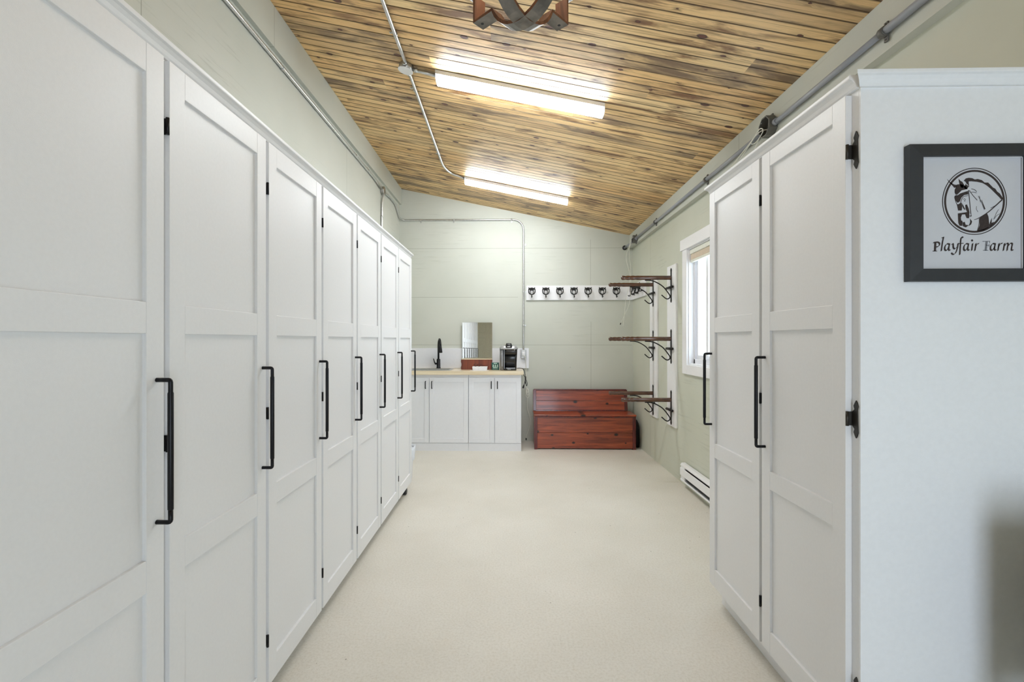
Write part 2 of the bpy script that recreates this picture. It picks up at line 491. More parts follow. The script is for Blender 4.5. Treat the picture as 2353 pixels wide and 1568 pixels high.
# ------------------------------------------------------------------ window in the right wall
wn = box('window_1', 'white', XR+.085, XR+.10, WY0+.002, WY0+.03, WZ0+.002, WZ1-.002)
struct(wn)
m = MB()          # casing on the wall face
m.box(XR-.022, XR, WY1, WY1+.11, WZ0-.085, WZ1).box(XR-.022, XR, WY0-.11, WY0, WZ0-.085, WZ1)
m.box(XR-.022, XR, WY0, WY1, WZ0-.085, WZ0)
m.box(XR-.030, XR, WY0-.13, WY1+.145, WZ1, WZ1+.10)
m.build('window_casing', 'white', wn, bevel=.002)
m = MB()          # jamb liner
m.box(XR-.004, XR+.085, WY1-.012, WY1-.0005, WZ0, WZ1).box(XR-.004, XR+.085, WY0+.0005, WY0+.012, WZ0, WZ1)
m.box(XR-.004, XR+.085, WY0+.012, WY1-.012, WZ0+.0005, WZ0+.014).box(XR-.004, XR+.085, WY0+.012, WY1-.012, WZ1-.012, WZ1-.0005)
m.build('window_jamb', 'white', wn, bevel=.0015)
m = MB()          # vinyl frame and the two sashes
X0, X1 = XR+.040, XR+.10
a, b, c, d = WY0+.012, WY1-.012, WZ0+.014, WZ1-.012
m.box(X0, X1, a, a+.035, c, d).box(X0, X1, b-.03, b, c, d).box(X0, X1, a, b, c, c+.04).box(X0, X1, a, b, d-.035, d)
m.build('window_frame', 'laminate', wn, bevel=.003)
for (ya, yb) in ((3.845, 4.352), (3.27, 3.805)):
    m = MB()
    m.box(X0+.012, X0+.045, ya, ya+.035, c+.04, d-.035).box(X0+.012, X0+.045, yb-.035, yb, c+.04, d-.035)
    m.box(X0+.012, X0+.045, ya+.035, yb-.035, c+.04, c+.078).box(X0+.012, X0+.045, ya+.035, yb-.035, d-.07, d-.035)
    sa = m.build('sash', 'laminate', wn, bevel=.003)
    box('pane', 'glass', X0+.026, X0+.030, ya+.034, yb-.034, c+.076, d-.068, sa)
m = MB(); m.box(X0+.012, X0+.05, 3.806, 3.844, c+.04, d-.035).box(X0+.012, X0+.03, 4.10, 4.15, c+.079, d-.071)
m.build('mullion', 'laminate', wn, bevel=.003)
m = MB(); m.tube([(X0+.005, 4.12, c+.05), (X0-.012, 4.12, c+.065), (X0-.02, 4.06, c+.085), (X0-.02, 3.98, c+.115)], .007, 8)
m.box(X0-.01, X0+.02, 4.09, 4.20, c+.04, c+.055)
m.build('window_crank', 'white', wn)
sh = thing('roller_shade', 'beige roller shade rolled up at the head of the right wall window', 'shade', (XR+.02, 3.81, WZ1-.05))
L = lambda x, y, z: (x-sh.location.x, y-sh.location.y, z-sh.location.z)
def lbox(m, par, x0, x1, y0, y1, z0, z1):
    p = par.location; return m.box(x0-p.x, x1-p.x, y0-p.y, y1-p.y, z0-p.z, z1-p.z)
lbox(MB(), sh, XR+.002, XR+.034, WY0+.016, WY1-.016, WZ1-.055, WZ1-.014).build('valance', 'shadewhite', sh, bevel=.006)
lbox(MB(), sh, XR+.010, XR+.026, WY0+.02, WY1-.02, WZ1-.105, WZ1-.0552).build('shade_cloth', 'shade', sh, bevel=.003)
lbox(MB(), sh, XR+.006, XR+.032, WY0+.02, WY1-.02, WZ1-.13, WZ1-.1052).build('bottom_rail', 'shadewhite', sh, bevel=.006)

# ------------------------------------------------------------------ tall cabinets
def shaker(m, fn, w, h, stile, rails, t=.020, rec=.010):
    """door leaf in (u across, v up, d out of the face) coordinates, d=0 at the front"""
    def bx(u0, u1, v0, v1, d0, d1):
        P = [fn(u, v, d) for u in (u0, u1) for v in (v0, v1) for d in (d0, d1)]
        x = [p[0] for p in P]; y = [p[1] for p in P]; z = [p[2] for p in P]
        m.box(min(x), max(x), min(y), max(y), min(z), max(z))
    bx(0, stile, 0, h, -t, 0); bx(w-stile, w, 0, h, -t, 0)
    for a, b in rails: bx(stile, w-stile, a, b, -t, -.0004)
    bx(stile-.003, w-stile+.003, .01, h-.01, -t+.001, -rec)
    return m

def wardrobe(side, label, loc, W, zb, zt, body_back, kick, rails, group, gable=False, y_lo=0, y_hi=0):
    """side=+1 faces +X (left row), -1 faces -X (right row). Origin: floor point at the near end of the door face."""
    root = thing('wardrobe_cabinet', label, 'cabinet', loc, group)
    s = side
    def X(v): return s*v      # v: distance in front of the door face (negative: into the cabinet)
    m = MB()
    depth = body_back
    m.box(X(-.020), X(-depth), -.010-y_lo, W+.010+y_hi, zb-.012, zt+.006)
    m.box(X(-kick), X(-depth), -.010-y_lo, W+.010+y_hi, 0, zb-.012)
    m.build('body', 'cab', root, bevel=.0012)
    if gable:
        MB().box(X(-.0205), X(-depth), -.0104-y_lo-.006, -.0102-y_lo, 0, zt+.006).build('side_panel', 'gable', root, bevel=.0005)
    h = zt-zb
    fn = lambda u, v, d: (s*d, u, zb+v)
    dm = shaker(MB(), fn, W, h, .060, rails)
    door = dm.build('door', 'cab', root, bevel=.0013)
    # long bar pull at the far edge of the leaf
    hy = W-.026; z0, z1 = (.898, 1.258) if s > 0 else (.931, 1.289)
    hm = MB()
    pts = [(X(0), hy, z0), (X(.030), hy, z0)] + [(X(.030+.006*math.sin(a)), hy, z0+.006*(1-math.cos(a))) for a in (PI/6, PI/3, PI/2)]
    pts2 = [(p[0], p[1], z0+z1-p[2]) for p in reversed(pts)]
    hm.tube(pts+[(X(.036), hy, z0+.03)], .0058, 10)
    hm.tube([(X(.036), hy, z1-.03)]+pts2, .0058, 10)
    hm.tube([(X(.036), hy, z0+.03), (X(.036), hy, z0+.034), (X(.036), hy, z1-.034), (X(.036), hy, z1-.03)], [.0058, .0072, .0072, .0058], 10)
    hm.build('handle', 'black', door)
    for hz in (zt-.174, (z0+z1)/2+.01, zb+.17):
        g = MB()
        g.tube([(X(-.002), -.0045, hz-.022), (X(-.002), -.0045, hz+.022)], .0046, 10)
        g.box(X(-.003), X(-.019), -.004, -.0006, hz-.021, hz+.021)
        if gable:
            pl = [(-.0085, -.05), (-.004, -.057), (.0005, -.05), (.006, -.040), (.002, -.030), (.010, -.022), (.010, .022), (.002, .030), (.006, .040), (.0005, .05), (-.004, .057), (-.0085, .05), (-.013, .040), (-.010, .028), (-.012, -.028), (-.013, -.040)]
            g.prism([(a-.016, b) for a, b in pl], lambda u, v, d: (X(-.0195+d), u, hz+v), .0, .003)
        else:
            g.box(X(-.0195), X(-.017), -.0088, -.004, hz-.03, hz+.03)
        g.build('hinge', 'bronze' if gable else 'black', door)
    return root

# heights of the rails inside a leaf, measured from its foot
HL = 2.093-.075
railsL = [(0, .088), (.660, .740), (1.300, 1.378), (1.945, HL)]
W_L, P_L = .4955, .5155
ordn = ['nearest the camera', 'second from the camera', 'third from the camera', 'fourth from the camera', 'fifth from the camera', 'sixth from the camera', 'at the far sink end']
y7 = 4.307-W_L
protoL = None
for k in range(9):
    idx = 6-k                           # 6 = sink end ... 0 = nearest in the photo, -1, -2 behind it
    y0 = y7-k*P_L
    if idx >= 0: lab = 'tall white panelled wardrobe cabinet in the left row, ' + ordn[idx]
    else: lab = 'tall white wardrobe cabinet behind the camera, ' + ('adjoining the doors in view' if idx == -1 else 'last before the beige door')
    if protoL is None:
        protoL = wardrobe(1, lab, (-.895, y0, 0), W_L, .075, 2.093, .598, .080, railsL, 'wardrobe cabinets along the left wall')
    else: copy_tree(protoL, (-.895, y0, 0), lab)
HR = 2.105-.118
railsR = [(0, .090), (.650, .722), (1.277, 1.352), (1.927, HR)]
protoR = wardrobe(-1, 'tall white wardrobe cabinet on the right, farther of the two, beside the window', (1.022, 1.986, 0), .489, .118, 2.105, .606, .068, railsR, 'wardrobe cabinets on the right')
protoR2 = wardrobe(-1, 'tall white wardrobe cabinet on the right, nearer of the two, framed print on its side', (1.022, 1.480, 0), .486, .118, 2.105, .606, .068, railsR, 'wardrobe cabinets on the right', gable=True, y_lo=.018)

def crown(name, label, s, xface, y0, y1, z, depth_back, ends):
    prof = [(0, 0), (.008, 0), (.012, .006), (.0155, .016), (.022, .024), (.029, .027), (.030, .030), (.030, .038), (.027, .040), (0, .040)]
    m = MB()
    n = len(prof)
    def ring(y, ex):   # ex: how far the end is pushed out (mitre)
        return [(xface+s*u, y+ex*(u), z+v) for u, v in prof]
    m.add(ring(y0, -ends[0])+ring(y1, ends[1]), [(i, (i+1) % n, n+(i+1) % n, n+i) for i in range(n)]+[tuple(range(n)), tuple(range(2*n-1, n-1, -1))])
    for e, yy, sg in ((ends[0], y0, -1), (ends[1], y1, 1)):
        if e:
            r0 = [(xface+s*u, yy+sg*u, z+v) for u, v in prof]
            r1 = [(xface-s*depth_back, yy+sg*u, z+v) for u, v in prof]
            m.add(r0+r1, [(i, (i+1) % n, n+(i+1) % n, n+i) for i in range(n)]+[tuple(range(n)), tuple(range(2*n-1, n-1, -1))])
    return m
cl = crown('c', '', 1, -.915, -.35, 4.318, 2.0995, .575, (0, 1)).build('crown_moulding', 'cab')
tag(cl, 'long white crown moulding capping the left row of wardrobe cabinets', 'moulding')
cr = crown('c', '', -1, 1.042, 1.450, 2.487, 2.1115, .585, (0, 1)).build('crown_moulding', 'cab')
tag(cr, 'short white crown moulding capping the pair of right wardrobe cabinets', 'moulding')
m = MB()
prof = [(0, 0), (.008, 0), (.012, .006), (.0155, .016), (.022, .024), (.029, .027), (.030, .030), (.030, .038), (.027, .040), (0, .040)]
n = len(prof)
r0 = [(1.042-u, 1.4458-u, 2.1115+v) for u, v in prof]; r1 = [(1.627, 1.4458-u, 2.1115+v) for u, v in prof]
m.add(r0+r1, [(i, (i+1) % n, n+(i+1) % n, n+i) for i in range(n)]+[tuple(range(n)), tuple(range(2*n-1, n-1, -1))])
m.build('crown_return', 'gable', cr)

# ------------------------------------------------------------------ framed farm print on the gable
YG = 1.4455
fr = thing('framed_print', 'charcoal framed print with a circled horse head above script lettering', 'picture', (1.374, YG, 1.737))
FX0, FX1, FZ0, FZ1 = 1.168, 1.530, 1.531, 1.932
ix0, ix1, iz0, iz1 = 1.203, 1.495, 1.567, 1.895
def P3(x, y, z): return (x-1.374, y-YG, z-1.737)
m = MB()
yf0, yf1 = -.028, -.0015
def quadbar(a, b, c, d):
    # a,b outer corners; c,d inner corners (x,z)
    f = lambda p, y: (p[0]-1.374, y, p[1]-1.737)
    m.add([f(a, yf1), f(b, yf1), f(c, yf1), f(d, yf1), f(a, yf0+.004), f(b, yf0+.004), f(c, yf0), f(d, yf0)],
          [(0,1,2,3), (7,6,5,4), (0,4,5,1), (1,5,6,2), (2,6,7,3), (3,7,4,0)])
o_ = [(FX0, FZ0), (FX1, FZ0), (FX1, FZ1), (FX0, FZ1)]; i_ = [(ix0, iz0), (ix1, iz0), (ix1, iz1), (ix0, iz1)]
for k in range(4):
    a, b = o_[k], o_[(k+1) % 4]; c_, d_ = i_[(k+1) % 4], i_[k]
    quadbar(a, b, c_, d_)
m.build('frame', 'frame', fr, bevel=.001)
lip = MB()
t_ = .0016
lip.box(ix0-1.374, ix1-1.374, yf0+.010, yf0+.012, iz0-1.737, iz0+t_-1.737).box(ix0-1.374, ix1-1.374, yf0+.010, yf0+.012, iz1-t_-1.737, iz1-1.737)
lip.box(ix0-1.374, ix0+t_-1.374, yf0+.010, yf0+.012, iz0-1.737, iz1-1.737).box(ix1-t_-1.374, ix1-1.374, yf0+.010, yf0+.012, iz0-1.737, iz1-1.737)
lip.build('inner_lip', 'white', fr)
yp = -.014
box('print_sheet', 'print', ix0-1.374, ix1-1.374, yp, -.002, iz0-1.737, iz1-1.737, fr)
def pz(px, py):     # drawing units -> position on the sheet
    X = 1.214+((2130+px/6.2735)-2122)*(.286/229.)
    Z = 1.900-((370+py/6.2735)-359)*(.330/258.)
    return X-1.374, Z-1.737
def poly(m, pts, y=yp-.0004, th=.0003):
    P = [pz(*p) for p in pts]
    m.prism(P, lambda u, v, d: (u, y+d, v), 0, -th)
def stroke(m, pts, wd, nib=None, closed=False, k=5):
    pts = [Vector((p[0], p[1], 0)) for p in pts]
    pts = smoothpath(pts, k) if len(pts) > 2 else pts
    for i in range(len(pts)-1):
        a, b = pts[i], pts[i+1]
        w0 = wd[0]+(wd[1]-wd[0])*i/max(1, len(pts)-1) if isinstance(wd, tuple) else wd
        if nib is not None:
            n = Vector((math.cos(nib), math.sin(nib), 0))*w0/2
            d = (b-a).normalized(); q = Vector((-d.y, d.x, 0))
            if n.dot(q) < 0: q = -q
            n = n+q*w0*.13
        else:
            d = (b-a).normalized(); n = Vector((-d.y, d.x, 0))*w0/2
        a2 = a-(b-a)*.06; b2 = b+(b-a)*.06
        poly(m, [(a2+n)[:2], (b2+n)[:2], (b2-n)[:2], (a2-n)[:2]], y=yp-.0004-(i % 2)*.00002)
def ringpoly(m, c, r0, r1, n=72, ky=1.035):
    for i in range(n):
        a, b = 2*PI*i/n, 2*PI*(i+1)/n
        poly(m, [(c[0]+r*math.cos(t), c[1]+r*ky*math.sin(t)) for r, t in ((r0, a), (r1, a), (r1, b), (r0, b))])
em = MB()
ringpoly(em, (685, 589), 455, 466); ringpoly(em, (685, 589), 410, 437)
em.build('circle_emblem', 'ink', fr)
hs = MB()
for pl in (
    [(530,290),(560,258),(600,250),(650,255),(690,275),(730,268),(790,285),(830,320),(880,320),(920,360),(950,392),(985,410),(1010,450),(1050,480),(1097,552),(1080,575),(1040,530),(980,470),(920,410),(860,360),(800,325),(720,308),(640,300),(600,302),(605,370),(585,340),(560,310)],
    [(755,835),(800,797),(865,762),(885,810),(893,880),(898,930),(890,965),(820,1005),(725,1022),(760,930)],
    [(900,925),(918,870),(935,828),(930,900),(972,885),(925,945),(898,950)],
    [(288,265),(330,308),(390,345),(432,352),(425,385),(395,392),(362,355),(325,318)],
    [(455,262),(480,292),(510,308),(534,350),(520,395),(490,388),(472,345),(462,300)],
    [(400,420),(415,392),(430,345),(475,340),(520,350),(560,372),(585,410),(500,430),(445,482),(415,492),(400,460)],
    [(400,508),(440,502),(480,474),(560,448),(592,440),(594,488),(535,498),(495,535),(472,590),(440,610),(412,572)],
    [(432,636),(468,628),(500,606),(508,660),(500,720),(450,720)],
    [(552,640),(575,632),(600,690),(612,745),(606,832),(572,830),(556,790),(545,748),(580,742),(558,700)],
    [(445,762),(545,748),(560,775),(505,778),(488,820),(492,862),(512,872),(505,942),(470,938),(452,900)],
    [(512,892),(545,884),(556,925),(602,932),(560,964),(520,948)],
    [(622,838),(650,880),(636,920),(600,945),(624,890)],
    [(508,620),(520,640),(550,700),(545,712),(525,690),(512,660)],
    [(530,375),(560,340),(600,375),(575,415),(540,405)]):
    poly(hs, pl)
for pts, wd in (
    ([(680,853),(720,842),(790,805),(880,748),(980,662),(1082,570)], (6, 16)),
    ([(918,686),(950,672),(985,652)], 6), ([(600,430),(612,560),(622,660),(632,770)], 9),
    ([(612,432),(660,500),(724,572)], 7), ([(640,410),(684,420),(716,450)], 7), ([(640,455),(680,458),(712,468)], 6),
    ([(788,570),(808,630),(836,702)], (5, 14)), ([(757,512),(764,560),(772,602)], 5), ([(738,512),(780,590),(825,712)], 4),
    ([(755,835),(752,900),(738,970),(724,1020)], 6), ([(1030,710),(1000,760),(962,850)], 4), ([(1048,770),(1000,800),(975,840)], 4),
    ([(440,490),(400,520),(412,580),(436,632),(480,615),(500,560),(530,520),(592,505)], 7), ([(520,560),(542,552),(558,566)], 6), ([(535,582),(552,582)], 9),
    ([(612,798),(628,790),(636,800),(628,810),(614,804)], 6), ([(500,875),(495,905),(512,935)], 8), ([(630,745),(642,800)], 4),
    ([(400,440),(428,452),(432,480)], 6), ([(560,320),(590,345),(606,380)], 6), ([(716,660),(712,700),(735,742)], 4)):
    stroke(hs, pts, wd)
hs.build('horse_head', 'ink', fr)
NB = -.70; WD = 21
def stroke_set(*items, mat='ink', label=None):
    m = MB()
    for it in items:
        if it[0] == 'dot': poly(m, [(it[1]+15*math.cos(k*PI/6), it[2]+15*math.sin(k*PI/6)) for k in range(12)])
        else: stroke(m, it[0], it[1], it[2] if len(it) > 2 else None)
    return m.build('letter', mat, fr, label=label)
def a_(dx):
    stroke_set(([(322+dx,1203),(285+dx,1200),(258+dx,1240),(258+dx,1285),(285+dx,1292),(310+dx,1255),(324+dx,1203)], WD, NB),
               ([(324+dx,1200),(314+dx,1255),(316+dx,1290),(338+dx,1288)], WD, NB))
stroke_set(([(120,1178),(114,1300)], WD+3, 0), ([(90,1180),(150,1174),(180,1195),(168,1232),(122,1246)], WD, NB), ([(84,1303),(142,1303)], 9))
stroke_set(([(238,1102),(222,1180),(206,1300)], WD, NB), ([(212,1112),(244,1102)], 10))
a_(0)
stroke_set(([(352,1210),(375,1200),(380,1250),(400,1272),(440,1240)], WD, NB), ([(448,1192),(438,1260),(412,1330),(378,1352),(350,1330)], WD, NB))
stroke_set(([(520,1112),(500,1102),(487,1140),(480,1240),(472,1356)], WD, NB), ([(448,1200),(522,1192)], 11))
a_(275)
stroke_set(([(658,1195),(650,1250),(644,1298)], WD, NB), ('dot', 650, 1152))
stroke_set(([(706,1195),(698,1250),(690,1300)], WD, NB), ([(698,1245),(720,1208),(750,1196)], WD, NB))
a_(660)
stroke_set(([(1040,1195),(1030,1250),(1022,1300)], WD, NB), ([(1032,1245),(1054,1206),(1088,1194)], WD, NB))
stroke_set(([(1118,1195),(1108,1250),(1100,1300)], WD, NB), ([(1110,1240),(1145,1198),(1168,1204),(1160,1250),(1154,1300)], WD, NB),
           ([(1164,1240),(1200,1196),(1228,1204),(1220,1250),(1218,1292),(1244,1292)], WD, NB))
stroke_set(([(860,1172),(846,1292)], WD+2, 0), ([(808,1166),(904,1164)], 8), ([(902,1162),(904,1190)], 7), ([(852,1224),(896,1224)], 8),
           ([(894,1208),(896,1240)], 7), ([(812,1294),(878,1294)], 8), mat='inkgrey', label='faded grey capital letter')

# unseen chair added at the right so its back throws the gable shadow
ch = thing('shadow_chair', 'charcoal upholstered chair added out of view to shade the right cabinet gable', 'chair', (1.47, 1.0, 0))
m = MB(); m.box(-.10, .15, .15, .235, .36, .885); m.build('backrest', 'cushion', ch, bevel=.02, seg=3)
m = MB(); m.box(-.10, .15, -.22, .15, .42, .47); m.build('seat', 'cushion', ch, bevel=.02, seg=3)
for lx in (-.085, .13):
    for ly in (-.19, .19):
        MB().tube([(lx, ly, 0), (lx, ly, .425)], [.014, .018], 10).build('leg', 'black', ch)

# ------------------------------------------------------------------ kitchenette on the back wall
YC = 5.81
def base_unit(label, x0, x1, doors, sink=False):
    r = thing('base_cabinet', label, 'cabinet', ((x0+x1)/2, 6.1, 0), 'base cabinets of the kitchenette')
    p = r.location
    m = MB()
    yb, yf = YB-.004, YC+.020
    lbox(m, r, x0+.0005, x0+.018, yf, yb, .095, .93); lbox(m, r, x1-.018, x1-.0005, yf, yb, .095, .93)
    lbox(m, r, x0+.018, x1-.018, yb-.01, yb, .095, .93); lbox(m, r, x0+.018, x1-.018, yf, yb-.01, .095, .113)
    lbox(m, r, x0+.018, x1-.018, yf, yf+.018, .89, .93)
    if doors: lbox(m, r, doors[0][1]-.02, doors[0][1]+.02, yf, yf+.018, .113, .89)
    m.build('body', 'laminate', r, bevel=.001)
    lbox(MB(), r, x0+.0005, x1-.0005, YC+.012, YC+.030, 0, .0945).build('toe_kick', 'laminate', r)
    for (a, b, hx) in doors:
        fn = lambda u, v, d: (a+u-p.x, YC-d-p.y, .100+v)
        w_ = b-a; h_ = .795
        st = .055
        dm = shaker(MB(), fn, w_, h_, st, [(0, st), (h_-st, h_)], .019, .006)
        door = dm.build('door', 'laminate', r, bevel=.0012)
        hm = MB(); X_ = hx-p.x; Y_ = YC-p.y
        hm.tube([(X_, Y_, .765), (X_, Y_-.022, .765), (X_, Y_-.028, .771), (X_, Y_-.028, .845), (X_, Y_-.022, .851), (X_, Y_, .851)], .0055, 8)
        hm.build('handle', 'black', door)
    return r
base_unit('white base cabinet holding the sink, under the left of the pine worktop', -1.492, -.5125, [(-1.489, -.995, -1.035), (-.989, -.516, -.957)])
base_unit('white base cabinet of two narrow doors under the coffee maker', -.5115, .132, [(-.509, -.197, -.232), (-.191, .128, -.158)])
# worktop with the sink cut-out
sx0, sx1, sy0, sy1 = -1.30, -.765, 5.90, 6.28
WT0, WT1 = .9315, .9765
m = MB()
xe = .160; y0, y1 = YC-.022, YB-.002
v = []
for z in (WT0, WT1):
    for (x, y) in ((XL+.002, y0), (xe, y0), (xe, y1), (XL+.002, y1), (sx0, sy0), (sx1, sy0), (sx1, sy1), (sx0, sy1)): v.append((x, y, z))
f = [(8,9,13,12), (9,10,14,13), (10,11,15,14), (11,8,12,15), (1,0,4,5), (2,1,5,6), (3,2,6,7), (0,3,7,4),
     (0,1,9,8), (1,2,10,9), (2,3,11,10), (3,0,8,11), (4,12,13,5), (5,13,14,6), (6,14,15,7), (7,15,12,4)]
m.add(v, f)
wt = m.build('worktop', 'pine', bevel=.006, seg=3); tag(wt, 'pale knotty pine worktop with the sink let into it', 'worktop')
sk = thing('sink', 'stainless steel sink let into the pine worktop below the black faucet', 'sink', (-1.03, 6.09, WT1))
m = MB()
rx0, rx1, ry0, ry1 = sx0-.02, sx1+.02, sy0-.018, sy1+.055
z = WT1+.0005
ring_o = [(rx0, ry0), (rx1, ry0), (rx1, ry1), (rx0, ry1)]; ring_i = [(sx0+.012, sy0+.012), (sx1-.012, sy0+.012), (sx1-.012, sy1-.012), (sx0+.012, sy1-.012)]
bot = [(sx0+.03, sy0+.03), (sx1-.03, sy0+.03), (sx1-.03, sy1-.03), (sx0+.03, sy1-.03)]
q = sk.location
V = [(x-q.x, y-q.y, z-q.z) for x, y in ring_o]+[(x-q.x, y-q.y, z+.004-q.z) for x, y in ring_o]+[(x-q.x, y-q.y, z+.004-q.z) for x, y in ring_i]+[(x-q.x, y-q.y, -.19) for x, y in bot]
F = []
for k in range(4):
    j = (k+1) % 4
    F += [(k, j, 4+j, 4+k), (4+k, 4+j, 8+j, 8+k), (8+k, 8+j, 12+j, 12+k)]
F.append((12, 13, 14, 15))
m.add(V, F); m.build('basin', 'steel', sk, bevel=.003)
MB().lathe([(.03, 0), (.03, .004), (.02, .006)], (0, 0, -.189), (0, 0, 1), 20).build('drain', 'dark', sk)
fc = thing('faucet', 'matte black gooseneck faucet behind the sink', 'faucet', (-.952, 6.300, WT1+.0052))
m = MB()
m.lathe([(.030, 0), (.030, .006), (.025, .010), (.024, .118), (.018, .124)], (0, 0, 0), (0, 0, 1), 24)
m.build('body', 'black', fc)
dr = Vector((.30, -.954, 0)).normalized()
pts = [Vector((0, 0, .11)), Vector((0, 0, .29))]
for i in range(1, 15):
    a = PI*i/15*1.02
    pts.append(Vector((0, 0, .29))+dr*(.085*(1-math.cos(a)))+Vector((0, 0, .095*math.sin(a))))
m = MB(); m.tube(pts, .0125, 14)
e = pts[-1]; m.build('neck', 'black', fc)
dn = (pts[-1]-pts[-2]).normalized()
MB().lathe([(.0135, 0), (.015, .02), (.021, .085), (.021, .095), (.016, .097)], e, dn, 18).build('spray_head', 'black', fc)
MB().tube([(-.018, -.012, .062), (-.035, -.03, .062), (-.045, -.034, .075), (-.060, -.04, .13)], [.014, .013, .008, .006], 12).build('lever', 'black', fc)
sb = thing('soap_cup', 'small chrome cup on the left rim of the sink', 'cup', (-1.20, 5.965, WT1+.005))
sp = MB()
# splash board on the wall
bs = box('backsplash', 'laminate', XL+.001, .246, YB-.020, YB-.0005, WT1+.0015, 1.245, bevel=.002)
tag(bs, 'white backsplash board along the wall behind the pine worktop', 'backsplash')
bpy.data.objects.remove(sb)

# mirror, wooden box, white box with spectacles, tea box, coffee maker
z0 = WT1+.001
mi = thing('mirror', 'frameless rectangular mirror standing against the wall behind the wooden box', 'mirror', (-.443, 6.36, z0))
rot = Matrix.Rotation(math.radians(-.6), 3, 'X')
m = MB(); m.obox(rot @ Vector((0, 0, .306))+Vector((0, .004, .001)), .400, .006, .610, rot); m.build('backing', 'dark', mi)
m = MB(); m.obox(rot @ Vector((0, -.0045, .306))+Vector((0, .004, .001)), .400, .002, .610, rot); m.build('mirror_glass', 'mirror', mi)
wb = thing('wooden_box', 'low chestnut wooden box with wavy sides in front of the mirror', 'box', (-.434, 6.16, z0))
m = MB()
outline = []
N = 10
for i in range(N+1):
    t = i/N; outline.append((-.196-.004*math.sin(t*PI*3), t*.128))
for i in range(N+1):
    t = 1-i/N; outline.append((.196+.004*math.sin(t*PI*3), t*.128))
for ya, yb in ((-.065, -.053), (.053, .065)): m.prism(outline, lambda u, v, d: (u, d, v), ya, yb)
m.box(-.194, -.182, -.053, .053, 0, .124).box(.182, .194, -.053, .053, 0, .124).box(-.182, .182, -.053, .053, 0, .012)
m.build('tray_body', 'boxwood', wb, bevel=.002)
MB().box(-.200, .200, -.069, .069, .1282, .137).build('lid', 'pine', wb, bevel=.002, label='pale wooden lid')
bx = thing('cardboard_box', 'small white card box with spectacles lying on it, before the wooden box', 'box', (-.382, 5.99, z0))
m = MB()
v = [(-.088, -.045, 0), (.088, -.045, 0), (.088, .045, 0), (-.088, .045, 0), (-.095, -.052, .045), (.095, -.052, .045), (.095, .052, .045), (-.095, .052, .045)]
m.add(v, [(0,3,2,1), (4,5,6,7), (0,1,5,4), (1,2,6,5), (2,3,7,6), (3,0,4,7)])
m.build('tray', 'paper', bx, bevel=.002)
ls = box('leaflet', 'paper', -.50, -.268, 5.915, 5.932, z0, z0+.001)
m = MB(); m.box(-.50, -.268, 5.87, 5.9359, z0, z0+.0015)
bpy.data.objects.remove(ls)
lf = m.build('leaflet', 'paper'); tag(lf, 'white leaflet lying flat on the worktop in front of the white card box', 'paper')
gs = thing('spectacles', 'folded dark rimmed spectacles on top of the small white card box', 'spectacles', (-.40, 5.985, z0+.0462))
m = MB()
for cx_ in (-.036, .010):
    m.tube([(cx_+.021*math.cos(a), -.02+.004*math.sin(a), .018+.016*math.sin(a)) for a in [k*PI/8 for k in range(17)]], .0022, 6, caps=False)
m.tube([(-.016, -.02, .020), (-.008, -.022, .023)], .002, 6)
m.build('rim', 'plastic_black', gs)
for sx_ in (-.058, .032):
    MB().tube([(sx_, -.018, .022), (sx_+.02, .012, .012), (sx_+.055, .025, .004)], .002, 6).build('temple', 'plastic_black', gs)
tb = thing('tea_box', 'small dark green printed box beside the coffee maker', 'box', (-.190, 6.06, z0))
MB().box(-.046, .046, -.035, .035, 0, .092).build('carton', 'teal', tb, bevel=.002)
m = MB()
for cx_ in (-.026, 0, .026):
    m.box(cx_-.007, cx_+.007, -.0358, -.0351, .050, .062); m.box(cx_-.009, cx_+.009, -.0358, -.0351, .036, .046); m.box(cx_-.004, cx_+.004, -.0358, -.0351, .062, .068)
m.box(-.028, .028, -.0358, -.0351, .024, .031); m.box(-.034, .034, -.0358, -.0351, .010, .013); m.box(-.022, .022, -.0358, -.0351, .078, .087)
m.build('printing', 'pale', tb)

kf = thing('coffee_maker', 'black and silver single cup coffee maker at the right end of the worktop', 'coffee maker', (-.018, 6.05, z0))
def rrect(x0, x1, y0, y1, r, n=4):
    out = []
    for cx_, cy_, a0 in ((x1-r, y0+r, -PI/2), (x1-r, y1-r, 0), (x0+r, y1-r, PI/2), (x0+r, y0+r, PI)):
        for i in range(n+1):
            a = a0+PI/2*i/n; out.append((cx_+r*math.cos(a), cy_+r*math.sin(a)))
    return out
def loft(m, secs, smooth=True):
    n = len(secs[0]); v = [p for s_ in secs for p in s_]
    f = []
    for i in range(len(secs)-1):
        for k in range(n): a = i*n+k; b = i*n+(k+1) % n; f.append((a, b, b+n, a+n))
    m.add(v, f, smooth); m.add(secs[0], [tuple(reversed(range(n)))]); m.add(secs[-1], [tuple(range(n))])
def sec(x0, x1, y0, y1, r, z): return [(x, y, z) for x, y in rrect(x0, x1, y0, y1, r)]
m = MB(); loft(m, [sec(-.090, .094, -.02, .13, .025, .0), sec(-.092, .100, -.02, .13, .025, .15), sec(-.094, .106, -.025, .13, .03, .24)])
m.build('housing', 'plastic_black', kf)
m = MB(); loft(m, [sec(-.055, .092, -.115, -.02, .02, 0), sec(-.055, .092, -.115, -.02, .02, .028)])
m.build('drip_tray', 'plastic_black', kf)
MB().box(-.04, .078, -.105, -.03, .0282, .031).build('drip_grille', 'silver', kf)
m = MB(); loft(m, [sec(-.058, .102, -.135, -.02, .03, .20), sec(-.058, .104, -.14, -.02, .035, .262)])
m.build('brew_head', 'plastic_black', kf)
m = MB(); loft(m, [sec(-.116, .112, -.142, .13, .05, .262), sec(-.118, .114, -.145, .132, .055, .275), sec(-.105, .10, -.130, .125, .05, .302), sec(-.085, .08, -.10, .11, .04, .312)])
